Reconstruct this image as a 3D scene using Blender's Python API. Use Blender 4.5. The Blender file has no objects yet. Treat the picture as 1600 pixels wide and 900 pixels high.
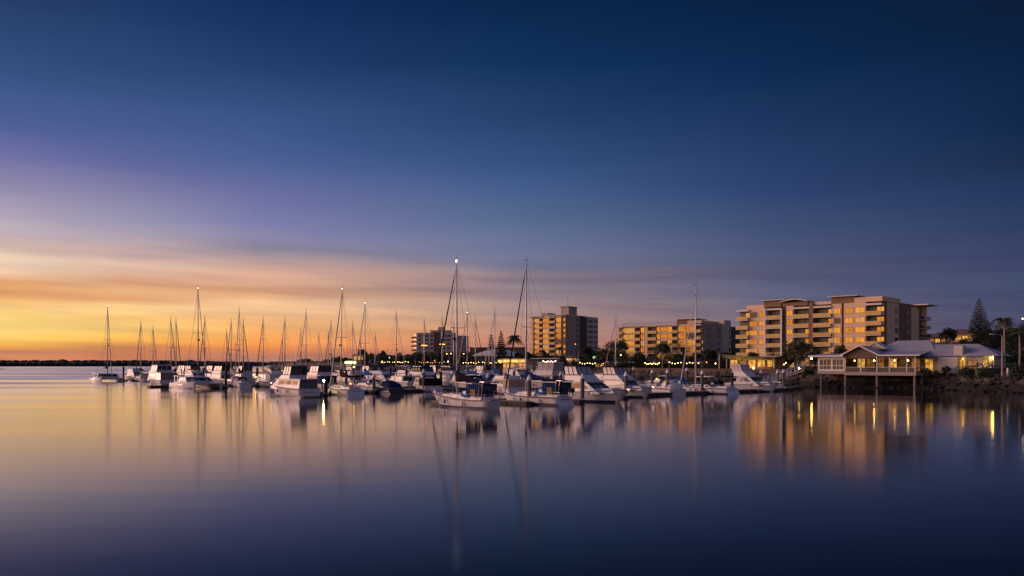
import bpy, math, random
from math import sin, cos, pi, radians, sqrt, atan2
from mathutils import Vector
random.seed(7)
scene = bpy.context.scene
COL = scene.collection
F = 1244.0          # focal length in pixels of a 1600 px wide picture (28 mm)
HZ = 570.0          # row of the horizon
CAM_H = 5.0
def W(px, D):       # plan position of a bearing (picture column) at depth D
    return ((px-800.0)/F*D, D)
def ZH(py, D):      # height of a picture row at depth D
    return CAM_H + (HZ-py)/F*D

# ------------------------------------------------------------------ mesh builder
class MB:
    def __init__(s): s.v = []; s.f = []
    def add(s, vs, fs):
        o = len(s.v); s.v.extend([tuple(p) for p in vs]); s.f.extend([tuple(i+o for i in f) for f in fs]); return s
    def box(s, x0, x1, y0, y1, z0, z1):
        return s.add([(x0,y0,z0),(x1,y0,z0),(x1,y1,z0),(x0,y1,z0),(x0,y0,z1),(x1,y0,z1),(x1,y1,z1),(x0,y1,z1)],
              [(0,3,2,1),(4,5,6,7),(0,1,5,4),(1,2,6,5),(2,3,7,6),(3,0,4,7)])
    def house(s, xb0, xb1, xt0, xt1, hb, ht, z0, z1):
        P = [(xb0,-hb,z0),(xb1,-hb,z0),(xb1,hb,z0),(xb0,hb,z0),(xt0,-ht,z1),(xt1,-ht,z1),(xt1,ht,z1),(xt0,ht,z1)]
        s.add(P, [(0,3,2,1),(4,5,6,7),(0,1,5,4),(1,2,6,5),(2,3,7,6),(3,0,4,7)])
        V_ = [Vector(p) for p in P]
        return {'stbd':(V_[0],V_[1],V_[5],V_[4]), 'front':(V_[1],V_[2],V_[6],V_[5]), 'port':(V_[2],V_[3],V_[7],V_[6]), 'back':(V_[3],V_[0],V_[4],V_[7])}
    def hx(s, *a):
        s.house(*a); return s
    def panel(s, q, a0, a1, b0, b1, t=0.03, inset=0.0):
        A,B,C,D = [Vector(p) for p in q]
        def p(a,b): return (A*(1-a)+B*a)*(1-b)+(D*(1-a)+C*a)*b
        n = (B-A).cross(D-A).normalized()
        q4 = [p(a0,b0),p(a1,b0),p(a1,b1),p(a0,b1)]
        return s.add([x-n*0.02 for x in q4]+[x+n*t for x in q4], [(0,3,2,1),(4,5,6,7),(0,1,5,4),(1,2,6,5),(2,3,7,6),(3,0,4,7)])
    def ring(s, q, a0, a1, b0, b1, w, t=0.05):   # a frame round a panel (w in metres)
        A,B,C,D = [Vector(p) for p in q]
        wa = w/max(.01,(B-A).length); wb = w/max(.01,(D-A).length)
        s.panel(q, a0-wa, a1+wa, b0-wb, b0, t); s.panel(q, a0-wa, a1+wa, b1, b1+wb, t)
        s.panel(q, a0-wa, a0, b0, b1, t); s.panel(q, a1, a1+wa, b0, b1, t); return s
    def tube(s, pts, r, n=6, caps=True):
        pts = [Vector(p) for p in pts]; m = len(pts)
        rs = r if isinstance(r,(list,tuple)) else [r]*m
        o = len(s.v)
        for i,p in enumerate(pts):
            d = (pts[min(i+1,m-1)]-pts[max(i-1,0)])
            d = d.normalized() if d.length > 1e-9 else Vector((0,0,1))
            up = Vector((0,0,1)) if abs(d.z) < .95 else Vector((1,0,0))
            a = d.cross(up).normalized(); b = a.cross(d).normalized()
            for k in range(n):
                t = 2*pi*k/n
                s.v.append(tuple(p+(a*cos(t)+b*sin(t))*rs[i]))
        for i in range(m-1):
            for k in range(n):
                k2 = (k+1)%n
                s.f.append((o+i*n+k, o+i*n+k2, o+(i+1)*n+k2, o+(i+1)*n+k))
        if caps:
            s.f.append(tuple(o+k for k in range(n))[::-1]); s.f.append(tuple(o+(m-1)*n+k for k in range(n)))
        return s
    def loft(s, secs, closed=True, c0=True, c1=True):
        o = len(s.v); n = len(secs[0])
        for sc in secs: s.v.extend([tuple(p) for p in sc])
        for i in range(len(secs)-1):
            for k in range(n if closed else n-1):
                k2 = (k+1)%n
                s.f.append((o+i*n+k, o+i*n+k2, o+(i+1)*n+k2, o+(i+1)*n+k))
        if c0: s.f.append(tuple(o+k for k in range(n))[::-1])
        if c1: s.f.append(tuple(o+(len(secs)-1)*n+k for k in range(n)))
        return s
    def sphere(s, c, r, n=8, m=6, sz=1.0):
        secs = []
        for i in range(m+1):
            t = pi*i/m; rr = max(.001, sin(t))*r
            secs.append([(c[0]+rr*cos(2*pi*k/n), c[1]+rr*sin(2*pi*k/n), c[2]-cos(t)*r*sz) for k in range(n)])
        return s.loft(secs)
    def cone(s, c, r0, r1, h, n=12):
        return s.loft([[(c[0]+r*cos(2*pi*k/n), c[1]+r*sin(2*pi*k/n), z) for k in range(n)] for r,z in ((r0,c[2]),(r1,c[2]+h))])
    def prism(s, poly, z0, z1):
        n = len(poly)
        return s.add([(x,y,z0) for x,y in poly]+[(x,y,z1) for x,y in poly],
             [tuple(range(n))[::-1], tuple(range(n,2*n))]+[(k,(k+1)%n,n+(k+1)%n,n+k) for k in range(n)])
    def extr(s, prof, y0, y1):      # profile in x,z extruded along y
        n = len(prof)
        return s.add([(x,y0,z) for x,z in prof]+[(x,y1,z) for x,z in prof],
             [tuple(range(n)), tuple(range(n,2*n))[::-1]]+[(k,n+k,n+(k+1)%n,(k+1)%n) for k in range(n)])
    def extx(s, prof, x0, x1):      # profile in y,z extruded along x
        n = len(prof)
        return s.add([(x0,y,z) for y,z in prof]+[(x1,y,z) for y,z in prof],
             [tuple(range(n))[::-1], tuple(range(n,2*n))]+[(k,(k+1)%n,n+(k+1)%n,n+k) for k in range(n)])
    def arch(s, xs, ws, z0s, hs, n=8, cap0=False, cap1=False):
        secs = []
        for x,w,z0,h in zip(xs,ws,z0s,hs):
            secs.append([(x, -w*cos(pi*k/n)*1.0, z0+h*sin(pi*k/n)**.6) for k in range(n+1)])
        return s.loft(secs, closed=False, c0=cap0, c1=cap1)
    def build(s, name, mat, parent=None, smooth=False):
        me = bpy.data.meshes.new(name); me.from_pydata(s.v, [], s.f); me.validate(); me.update()
        if smooth:
            for p in me.polygons: p.use_smooth = True
        me.materials.append(mat)
        o = bpy.data.objects.new(name, me); COL.objects.link(o)
        if parent: o.parent = parent
        return o

def tag(o, label=None, cat=None, group=None, kind=None):
    if label: o['label'] = label
    if cat: o['category'] = cat
    if group: o['group'] = group
    if kind: o['kind'] = kind
    return o
def empty(name, loc=(0,0,0), rz=0.0, label=None, cat=None, group=None):
    o = bpy.data.objects.new(name, None); o.empty_display_size = .5; COL.objects.link(o)
    o.location = loc; o.rotation_euler = (0,0,rz)
    return tag(o, label, cat, group)
def copy_tree(o, parent=None):
    c = o.copy(); COL.objects.link(c)
    if parent: c.parent = parent
    for ch in list(o.children): copy_tree(ch, c)
    return c

# ------------------------------------------------------------------ materials
def s2l(c): return tuple(((x/255)/12.92 if x/255 <= .04045 else ((x/255+.055)/1.055)**2.4) for x in c)
M = {}
def mat(name, col, rough=.5, metal=0.0, noise=.15, nscale=1.5, bump=0.0, emit=None, estr=0.0, spec=.5, streak=False, col2=None, coat=0.0):
    m = bpy.data.materials.new(name); m.use_nodes = True
    nt = m.node_tree; N = nt.nodes; Lk = nt.links
    b = N['Principled BSDF']
    b.inputs['Roughness'].default_value = rough; b.inputs['Metallic'].default_value = metal
    b.inputs['Specular IOR Level'].default_value = .04 if name.startswith('canvas') else spec
    if coat: b.inputs['Coat Weight'].default_value = coat
    tc = N.new('ShaderNodeTexCoord'); mp = N.new('ShaderNodeMapping'); nz = N.new('ShaderNodeTexNoise')
    mp.inputs['Scale'].default_value = (nscale, nscale, nscale*(.15 if streak else 1))
    Lk.new(tc.outputs['Object'], mp.inputs['Vector']); Lk.new(mp.outputs['Vector'], nz.inputs['Vector'])
    nz.inputs['Scale'].default_value = 1.0; nz.inputs['Detail'].default_value = 5.0
    rp = N.new('ShaderNodeValToRGB')
    c1 = tuple(x*(1-noise) for x in col); c2 = col2 or tuple(min(1,x*(1+noise)) for x in col)
    rp.color_ramp.elements[0].position = .3; rp.color_ramp.elements[0].color = (*c1,1)
    rp.color_ramp.elements[1].position = .7; rp.color_ramp.elements[1].color = (*c2,1)
    Lk.new(nz.outputs['Fac'], rp.inputs['Fac']); Lk.new(rp.outputs['Color'], b.inputs['Base Color'])
    if bump:
        bp = N.new('ShaderNodeBump'); bp.inputs['Strength'].default_value = bump; bp.inputs['Distance'].default_value = .1
        Lk.new(nz.outputs['Fac'], bp.inputs['Height']); Lk.new(bp.outputs['Normal'], b.inputs['Normal'])
    if emit:
        b.inputs['Emission Color'].default_value = (*emit,1); b.inputs['Emission Strength'].default_value = estr
    M[name] = m; return m
mat('gelcoat', (.60,.585,.585), .36, noise=.07, nscale=.7, streak=True, spec=.4)
mat('gelcoat_cream', (.74,.68,.58), .25, noise=.05, nscale=.7, streak=True, coat=.3)
mat('gelcoat_grey', (.45,.47,.5), .25, noise=.06, nscale=.7, streak=True)
mat('navy_hull', (.012,.018,.05), .15, noise=.2, coat=.4)
mat('deck_paint', (.68,.66,.62), .55, noise=.08)
mat('teak', (.22,.12,.06), .6, noise=.3, nscale=6)
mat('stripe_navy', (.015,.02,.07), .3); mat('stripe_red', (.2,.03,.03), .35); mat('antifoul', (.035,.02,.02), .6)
mat('canvas_black', (.012,.011,.014), .85, noise=.3, nscale=4); mat('canvas_navy', (.010,.022,.08), .8, noise=.25, nscale=4)
mat('canvas_blue', (.015,.09,.30), .8, noise=.25, nscale=4); mat('canvas_teal', (.01,.07,.16), .8, noise=.25, nscale=4)
mat('canvas_grey', (.13,.13,.15), .8, noise=.25, nscale=4); mat('canvas_white', (.6,.58,.55), .8, noise=.12, nscale=3)
mat('canvas_tan', (.38,.30,.22), .8, noise=.15, nscale=3)
mat('clear_vinyl', (.34,.31,.33), .3, noise=.35, nscale=1.4, spec=.5)
mat('clear_dark', (.06,.05,.06), .1, noise=.4, nscale=1.4, spec=.8)
mat('boat_glass', (.008,.009,.012), .05, noise=.3, spec=.8)
mat('alloy', (.66,.61,.58), .45, metal=.15, noise=.1); mat('alloy_dark', (.06,.05,.05), .5, metal=.3, noise=.2)
mat('wire', (.10,.09,.09), .4, metal=.6); mat('steel', (.65,.65,.66), .25, metal=.9)
mat('rubber', (.015,.015,.017), .7); mat('fender_white', (.65,.65,.65), .5); mat('fender_blue', (.02,.05,.2), .5)
mat('orange_plastic', (.7,.16,.02), .5); mat('yellow_plastic', (.65,.42,.03), .5); mat('red_plastic', (.5,.03,.03), .5)
mat('pile_concrete', (.12,.105,.095), .85, noise=.35, nscale=2, streak=True, bump=.2); mat('pile_dark', (.03,.026,.024), .8, noise=.4, nscale=2, streak=True)
mat('pile_cap', (.72,.72,.74), .4, noise=.06)
mat('pontoon_deck', (.20,.18,.16), .8, noise=.25, nscale=2); mat('pontoon_side', (.05,.045,.04), .8, noise=.4)
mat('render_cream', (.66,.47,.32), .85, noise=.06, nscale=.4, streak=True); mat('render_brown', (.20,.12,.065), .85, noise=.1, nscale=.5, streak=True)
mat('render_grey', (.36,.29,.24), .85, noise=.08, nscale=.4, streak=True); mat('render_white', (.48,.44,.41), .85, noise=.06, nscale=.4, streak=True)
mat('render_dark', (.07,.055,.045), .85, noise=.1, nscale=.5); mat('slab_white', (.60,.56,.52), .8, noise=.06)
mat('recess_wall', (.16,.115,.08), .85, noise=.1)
mat('roof_metal', (.36,.37,.42), .42, metal=.15, noise=.1, nscale=.6); mat('roof_dark', (.06,.055,.06), .6, noise=.2)
mat('roof_tile', (.16,.10,.085), .75, noise=.2, nscale=2)
mat('white_trim', (.58,.56,.55), .5, noise=.05); mat('window_frame', (.09,.08,.075), .5); mat('weatherboard', (.30,.25,.225), .7, noise=.06)
mat('gable_board', (.12,.075,.05), .8, noise=.15, nscale=1)
def glass(name, col, rough, wob):
    m = mat(name, col, rough, metal=1.0, noise=.08, nscale=.6); N = m.node_tree.nodes; L = m.node_tree.links
    nz = N.new('ShaderNodeTexNoise'); nz.inputs['Scale'].default_value = .35; tc = N.new('ShaderNodeTexCoord'); bp = N.new('ShaderNodeBump')
    bp.inputs['Strength'].default_value = wob; bp.inputs['Distance'].default_value = .2
    L.new(tc.outputs['Object'], nz.inputs['Vector']); L.new(nz.outputs['Fac'], bp.inputs['Height']); L.new(bp.outputs['Normal'], N['Principled BSDF'].inputs['Normal'])
    return m
glass('solar_glass', (.60,.45,.27), .06, .25); glass('solar_glass_deep', (.52,.33,.14), .10, .4); glass('solar_glass_pale', (.55,.48,.40), .12, .4)
glass('balustrade_glass', (.34,.27,.20), .14, .3); mat('dark_glass', (.012,.011,.012), .08, noise=.3, spec=.6)
mat('curtain_glass', (.10,.07,.045), .25, noise=.5, nscale=1.2, spec=.6)
mat('rock', (.030,.026,.024), .9, noise=.5, nscale=.9, bump=.5, col2=(.13,.10,.085)); mat('seawall', (.055,.04,.03), .9, noise=.3, nscale=.5)
mat('grass', (.035,.05,.014), .9, noise=.4, nscale=.4); mat('paving', (.17,.145,.125), .85, noise=.15)
mat('bark', (.07,.05,.035), .9, noise=.35, nscale=3); mat('bark_pale', (.25,.21,.17), .85, noise=.2, nscale=3)
def leaf(name, col, vr=.35):
    m = mat(name, col, .65, noise=vr, nscale=.5); return m
leaf('leaf_dark', (.022,.035,.012)); leaf('leaf_mid', (.04,.055,.018)); leaf('leaf_olive', (.055,.055,.02)); leaf('leaf_pine', (.014,.026,.014)); leaf('leaf_palm', (.04,.06,.018))
leaf('leaf_far', (.018,.014,.012))
def lamp(name, col, st): return mat(name, (.8,.7,.5), .5, noise=0, emit=col, estr=st)
lamp('lamp_warm', (1,.55,.12), 14); lamp('lamp_white', (1,.80,.45), 16); lamp('lamp_green', (.80,1,.40), 6); lamp('lamp_amber', (1,.36,.05), 4)
lamp('lamp_mast', (1,.92,.8), 7); lamp('lamp_string', (1,.72,.25), 8); lamp('sign_teal', (.05,.75,.42), .8); lamp('lamp_streak', (1,.72,.14), 300); lamp('lamp_mast_small', (1,.90,.75), 3.0); lamp('lamp_mid', (1,.58,.10), 42); lamp('lamp_red', (1,.06,.03), 40); lamp('lamp_bright', (1,.60,.10), 90)
def litwall(name, c1, c2, st, sc):
    m = mat(name, (.3,.2,.1), .7, noise=.2); N = m.node_tree.nodes; L = m.node_tree.links; b = N['Principled BSDF']
    nz = N.new('ShaderNodeTexNoise'); nz.inputs['Scale'].default_value = sc; nz.inputs['Detail'].default_value = 3
    tc = N.new('ShaderNodeTexCoord'); rp = N.new('ShaderNodeValToRGB'); rp.color_ramp.elements[0].position=.38; rp.color_ramp.elements[1].position=.62
    rp.color_ramp.elements[0].color=(*c1,1); rp.color_ramp.elements[1].color=(*c2,1)
    L.new(tc.outputs['Object'], nz.inputs['Vector']); L.new(nz.outputs['Fac'], rp.inputs['Fac']); L.new(rp.outputs['Color'], b.inputs['Emission Color'])
    b.inputs['Emission Strength'].default_value = st; return m
litwall('lit_room', (.30,.10,.012), (1.0,.50,.10), 1.0, .9)
litwall('lit_room_dim', (.02,.009,.004), (.30,.12,.025), .8, .8)
litwall('lit_canopy', (.45,.20,.04), (1.0,.62,.16), 1.5, .5)
litwall('lit_yellow', (.35,.16,.015), (1.0,.55,.08), .85, .8)

# the rocks are black and wet up to the tide line
N=M['rock'].node_tree.nodes; L=M['rock'].node_tree.links; b=N['Principled BSDF']; src=b.inputs['Base Color'].links[0].from_socket
tcz=N.new('ShaderNodeTexCoord'); sz=N.new('ShaderNodeSeparateXYZ'); L.new(tcz.outputs['Object'],sz.inputs[0])
nz=N.new('ShaderNodeTexNoise'); nz.inputs['Scale'].default_value=.5; L.new(tcz.outputs['Object'],nz.inputs['Vector'])
ad=N.new('ShaderNodeMath'); ad.operation='ADD'; L.new(sz.outputs[2],ad.inputs[0]); L.new(nz.outputs['Fac'],ad.inputs[1])
mr=N.new('ShaderNodeMapRange'); mr.inputs['From Min'].default_value=1.75; mr.inputs['From Max'].default_value=2.25; L.new(ad.outputs[0],mr.inputs['Value'])
mx=N.new('ShaderNodeMix'); mx.data_type='RGBA'; mx.inputs[6].default_value=(.010,.009,.008,1); L.new(src,mx.inputs[7]); L.new(mr.outputs[0],mx.inputs['Factor']); L.new(mx.outputs[2],b.inputs['Base Color'])
# ------------------------------------------------------------------ camera, light, sky
cd = bpy.data.cameras.new('camera'); cam = bpy.data.objects.new('camera', cd); COL.objects.link(cam); scene.camera = cam
cd.sensor_width = 36; cd.lens = F/1600*36; cd.shift_y = (HZ-450)/1600
cd.clip_start = .3; cd.clip_end = 30000
cam.location = (0,0,CAM_H); cam.rotation_euler = (pi/2,0,0)
scene.view_settings.view_transform = 'Standard'; scene.view_settings.look = 'None'; scene.view_settings.exposure = 0; scene.view_settings.gamma = 1
scene.render.engine = 'CYCLES'
scene.cycles.use_denoising = True; scene.cycles.max_bounces = 6; scene.cycles.glossy_bounces = 3; scene.cycles.diffuse_bounces = 2
scene.cycles.transmission_bounces = 4; scene.cycles.transparent_max_bounces = 6; scene.cycles.sample_clamp_indirect = 4
scene.cycles.caustics_reflective = False; scene.cycles.caustics_refractive = False
SUN_AZ = -78.0
sd = bpy.data.lights.new('sun', 'SUN'); so = bpy.data.objects.new('sun', sd); COL.objects.link(so)
sd.energy = 3.7; sd.angle = radians(42); sd.color = (1.0,.57,.44)
el = radians(9.0); az = radians(SUN_AZ)
so.rotation_euler = Vector((sin(az)*cos(el), cos(az)*cos(el), sin(el))).to_track_quat('Z','Y').to_euler()

world = bpy.data.worlds.new('World'); scene.world = world; world.use_nodes = True
nt = world.node_tree; N = nt.nodes; L = nt.links
for n in list(N): N.remove(n)
out = N.new('ShaderNodeOutputWorld'); bg = N.new('ShaderNodeBackground'); L.new(bg.outputs[0], out.inputs['Surface'])
tc = N.new('ShaderNodeTexCoord'); sep = N.new('ShaderNodeSeparateXYZ'); L.new(tc.outputs['Generated'], sep.inputs[0])
def mth(op, a, b=None, clamp=False):
    n = N.new('ShaderNodeMath'); n.operation = op; n.use_clamp = clamp
    for i,x in enumerate((a,b)):
        if x is None: continue
        if isinstance(x,(int,float)): n.inputs[i].default_value = x
        else: L.new(x, n.inputs[i])
    return n.outputs[0]
azim = mth('MULTIPLY', mth('ARCTAN2', sep.outputs[0], sep.outputs[1]), 180/pi)
# slow sideways noise that bends the cloud bands, laid on the sky's own directions
cmb = N.new('ShaderNodeCombineXYZ'); L.new(mth('MULTIPLY', azim, .055), cmb.inputs[0]); L.new(mth('MULTIPLY', sep.outputs[2], 26), cmb.inputs[1])
nz1 = N.new('ShaderNodeTexNoise'); nz1.inputs['Scale'].default_value = 1.0; nz1.inputs['Detail'].default_value = 4; nz1.inputs['Roughness'].default_value = .55
L.new(cmb.outputs[0], nz1.inputs['Vector'])
warp = mth('MULTIPLY', mth('SUBTRACT', nz1.outputs['Fac'], .5), .026)
elw = mth('ADD', sep.outputs[2], mth('MULTIPLY', warp, mth('MULTIPLY', sep.outputs[2], 9, True)))
rf = mth('MULTIPLY', elw, 2.0, True)
def ts(px, py):
    return sin(math.atan2(HZ-py, sqrt((px-800)**2+F*F)))
def ramp_t(stops):      # stops: (sin elevation, srgb triple or linear)
    r = N.new('ShaderNodeValToRGB'); r.color_ramp.interpolation = 'LINEAR'
    stops = sorted(stops); cr = r.color_ramp
    while len(cr.elements) < len(stops): cr.elements.new(.5)
    for e,(t,c) in zip(cr.elements, stops):
        e.position = min(1,max(0,t*2)); e.color = (*c,1)
    L.new(rf, r.inputs['Fac']); return r.outputs['Color']
def col(px, rows, extra=()):
    cool = lambda c: (c[0]*.935,c[1]*.965,c[2]*.95) if c[2]>c[0]*1.02 else c
    st = [(ts(px,y), s2l(cool(c))) for y,c in rows] + [(t, s2l(c)) for t,c in extra]
    return ramp_t(st)
ZEN = [(.49,(8,30,68))]
C0 = [(0,(36,60,108)),(100,(50,80,132)),(150,(66,90,148)),(200,(86,98,160)),(250,(122,118,174)),(300,(158,144,180)),(350,(190,174,188)),(375,(200,175,170)),(385,(215,185,170)),(395,(232,205,182)),(412,(240,208,180)),(435,(238,190,150)),(441,(222,158,110)),(450,(228,165,112)),(458,(214,148,100)),(468,(240,180,115)),(480,(250,205,130)),(495,(253,215,125)),(510,(253,216,128)),(525,(251,208,112)),(538,(249,184,84)),(545,(225,150,85)),(549,(190,130,110)),(553,(210,135,95)),(565,(215,135,95))]
C200 = [(0,(26,54,104)),(100,(42,72,122)),(200,(72,92,150)),(250,(98,104,162)),(300,(138,130,176)),(350,(165,155,185)),(380,(195,170,172)),(395,(190,160,160)),(412,(228,192,172)),(432,(225,170,135)),(441,(212,155,115)),(455,(235,180,130)),(468,(225,160,110)),(478,(250,205,140)),(490,(252,208,138)),(497,(244,190,120)),(510,(253,208,122)),(530,(251,182,88)),(542,(215,140,90)),(550,(205,130,95)),(565,(215,130,85))]
C400 = [(0,(12,44,96)),(100,(32,62,112)),(200,(64,88,145)),(250,(78,98,155)),(300,(112,114,168)),(350,(130,128,180)),(370,(150,140,178)),(390,(150,136,158)),(405,(180,155,155)),(420,(215,170,150)),(440,(222,170,140)),(448,(205,152,120)),(458,(220,160,120)),(470,(243,194,150)),(485,(249,198,148)),(510,(250,184,116)),(530,(252,166,90)),(543,(250,154,82)),(548,(225,135,85)),(555,(190,125,100)),(565,(175,125,110))]
C800 = [(0,(0,36,78)),(100,(12,50,96)),(200,(40,70,118)),(250,(54,82,132)),(300,(72,96,146)),(350,(95,112,152)),(375,(108,118,158)),(400,(122,124,158)),(418,(125,122,150)),(430,(140,122,135)),(437,(128,115,130)),(446,(150,132,142)),(455,(142,126,135)),(470,(160,138,140)),(490,(175,142,135)),(510,(188,142,125)),(530,(195,135,115)),(565,(188,122,105))]
C1200 = [(0,(0,30,70)),(100,(2,40,84)),(200,(28,54,100)),(300,(46,68,118)),(400,(80,90,128)),(420,(88,88,120)),(450,(94,96,130)),(500,(118,106,128)),(565,(130,105,115))]
C1600 = [(0,(2,24,56)),(100,(0,32,72)),(200,(4,40,80)),(250,(24,44,82)),(300,(32,54,98)),(400,(58,68,108)),(450,(70,80,115)),(500,(78,78,110)),(565,(80,72,98))]
GLOW = [(0.0,(1.05,.46,.10)),(.03,(1.35,.66,.15)),(.075,(1.4,.76,.22)),(.12,(1.1,.62,.42)),(.2,(.62,.42,.46)),(.3,(.32,.26,.42)),(.45,(.13,.15,.32))]
EDGE = [(0.0,(.85,.36,.09)),(.03,(1.15,.62,.16)),(.07,(1.15,.72,.26)),(.12,(.9,.62,.38)),(.2,(.5,.42,.46)),(.3,(.2,.2,.38)),(.45,(.05,.08,.21))]
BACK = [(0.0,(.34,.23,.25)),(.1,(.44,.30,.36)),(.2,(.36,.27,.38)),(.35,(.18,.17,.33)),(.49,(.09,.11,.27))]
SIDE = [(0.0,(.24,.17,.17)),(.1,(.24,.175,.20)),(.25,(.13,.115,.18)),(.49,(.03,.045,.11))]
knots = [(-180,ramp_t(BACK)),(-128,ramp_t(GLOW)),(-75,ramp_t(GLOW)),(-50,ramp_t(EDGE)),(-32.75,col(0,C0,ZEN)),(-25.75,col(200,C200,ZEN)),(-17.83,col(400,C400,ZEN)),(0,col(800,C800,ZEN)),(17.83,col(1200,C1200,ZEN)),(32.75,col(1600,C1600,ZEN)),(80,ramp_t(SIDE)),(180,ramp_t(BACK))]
cur = knots[0][1]
for (a0,_),(a1,c1) in zip(knots, knots[1:]):
    mx = N.new('ShaderNodeMix'); mx.data_type = 'RGBA'
    L.new(mth('DIVIDE', mth('SUBTRACT', azim, a0), a1-a0, True), mx.inputs['Factor'])
    L.new(cur, mx.inputs[6]); L.new(c1, mx.inputs[7]); cur = mx.outputs[2]
# faint streaky cloud over the lower sky
cmb2 = N.new('ShaderNodeCombineXYZ'); L.new(mth('MULTIPLY', azim, .09), cmb2.inputs[0]); L.new(mth('ADD', mth('MULTIPLY', sep.outputs[2], 75), mth('MULTIPLY', azim, .05)), cmb2.inputs[1])
nz2 = N.new('ShaderNodeTexNoise'); nz2.inputs['Scale'].default_value = 1; nz2.inputs['Detail'].default_value = 5; L.new(cmb2.outputs[0], nz2.inputs['Vector'])
lowm = mth('MULTIPLY', mth('SUBTRACT', .17, sep.outputs[2]), 12, True)
stre = mth('MULTIPLY', mth('MULTIPLY', mth('SUBTRACT', nz2.outputs['Fac'], .48), 2.2), lowm)
gain = mth('SUBTRACT', 1.0, mth('MULTIPLY', stre, .36))
mx = N.new('ShaderNodeMix'); mx.data_type = 'RGBA'; mx.blend_type = 'MULTIPLY'; mx.inputs['Factor'].default_value = 1
L.new(cur, mx.inputs[6]); cg = N.new('ShaderNodeCombineColor'); L.new(gain, cg.inputs[0]); L.new(gain, cg.inputs[1]); L.new(mth('ADD', mth('MULTIPLY', gain, .6), .4), cg.inputs[2]); L.new(cg.outputs[0], mx.inputs[7])
sky = N.new('ShaderNodeTexSky'); sky.sky_type = 'NISHITA'; sky.sun_disc = False; sky.sun_elevation = radians(-1.5); sky.sun_rotation = radians(SUN_AZ)
ad = N.new('ShaderNodeMix'); ad.data_type = 'RGBA'; ad.blend_type = 'ADD'; ad.inputs['Factor'].default_value = .02
L.new(mx.outputs[2], ad.inputs[6]); L.new(sky.outputs[0], ad.inputs[7])
L.new(ad.outputs[2], bg.inputs['Color']); bg.inputs['Strength'].default_value = 1.0

# ------------------------------------------------------------------ water
wm = bpy.data.materials.new('water'); wm.use_nodes = True; N = wm.node_tree.nodes; L = wm.node_tree.links
N.remove(N['Principled BSDF'])
# a clear deep body of water under a reflecting skin of small smooth waves (Gaussian slopes)
b = N.new('ShaderNodeBsdfAnisotropic'); b.distribution = 'BECKMANN'; b.inputs['Color'].default_value = (.95,.95,1,1)
body = N.new('ShaderNodeBsdfDiffuse'); body.inputs['Color'].default_value = (.003,.008,.016,1)
fr = N.new('ShaderNodeFresnel'); fr.inputs['IOR'].default_value = 1.17
mxs = N.new('ShaderNodeMixShader'); fm = N.new('ShaderNodeMath'); fm.operation = 'MULTIPLY_ADD'; fm.use_clamp = True; fm.inputs[1].default_value = 1.38; fm.inputs[2].default_value = -.075; L.new(fr.outputs[0], fm.inputs[0]); L.new(fm.outputs[0], mxs.inputs[0]); L.new(body.outputs[0], mxs.inputs[1]); L.new(b.outputs[0], mxs.inputs[2])
L.new(mxs.outputs[0], N['Material Output'].inputs['Surface'])
tc = N.new('ShaderNodeTexCoord')
def wnoise(sx, sy, det=4):
    mp = N.new('ShaderNodeMapping'); mp.inputs['Scale'].default_value = (sx,sy,1); mp.inputs['Rotation'].default_value = (0,0,radians(-6))
    L.new(tc.outputs['Object'], mp.inputs['Vector']); nz = N.new('ShaderNodeTexNoise'); nz.inputs['Scale'].default_value = 1; nz.inputs['Detail'].default_value = det
    L.new(mp.outputs['Vector'], nz.inputs['Vector']); return nz.outputs['Fac']
mr = N.new('ShaderNodeMapRange'); mr.inputs['From Min'].default_value = .40; mr.inputs['From Max'].default_value = .74; mr.inputs['To Min'].default_value = .085; mr.inputs['To Max'].default_value = .17
L.new(wnoise(.006,.035), mr.inputs['Value'])
# the open bay on the left is ruffled by the breeze, the water sheltered by the marina lies calm
sx = N.new('ShaderNodeSeparateXYZ'); L.new(tc.outputs['Object'], sx.inputs[0])
def wm_(op, a, b_, clamp=False):
    n = N.new('ShaderNodeMath'); n.operation = op; n.use_clamp = clamp
    for i,x in enumerate((a,b_)):
        if isinstance(x,(int,float)): n.inputs[i].default_value = x
        else: L.new(x, n.inputs[i])
    return n.outputs[0]
msk = wm_('DIVIDE', wm_('SUBTRACT', wm_('SUBTRACT', wm_('MULTIPLY', sx.outputs[0], -1.0), wm_('MULTIPLY', sx.outputs[1], .26)), 6), 85, True)
pat = N.new('ShaderNodeMapRange'); pat.inputs['From Min'].default_value = .38; pat.inputs['From Max'].default_value = .62; pat.inputs['To Min'].default_value = .11; pat.inputs['To Max'].default_value = .32
L.new(wnoise(.0035,.022,5), pat.inputs['Value'])
L.new(wm_('ADD', mr.outputs[0], wm_('MULTIPLY', msk, pat.outputs[0])), b.inputs['Roughness'])
bp = N.new('ShaderNodeBump'); bp.inputs['Strength'].default_value = .03; bp.inputs['Distance'].default_value = .25
L.new(wnoise(.12,.5,3), bp.inputs['Height']); L.new(bp.outputs['Normal'], b.inputs['Normal'])
o = MB().add([(-14000,-300,0),(14000,-300,0),(14000,14000,0),(-14000,14000,0)], [(0,1,2,3)]).build('water', wm); tag(o, kind='structure')
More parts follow.
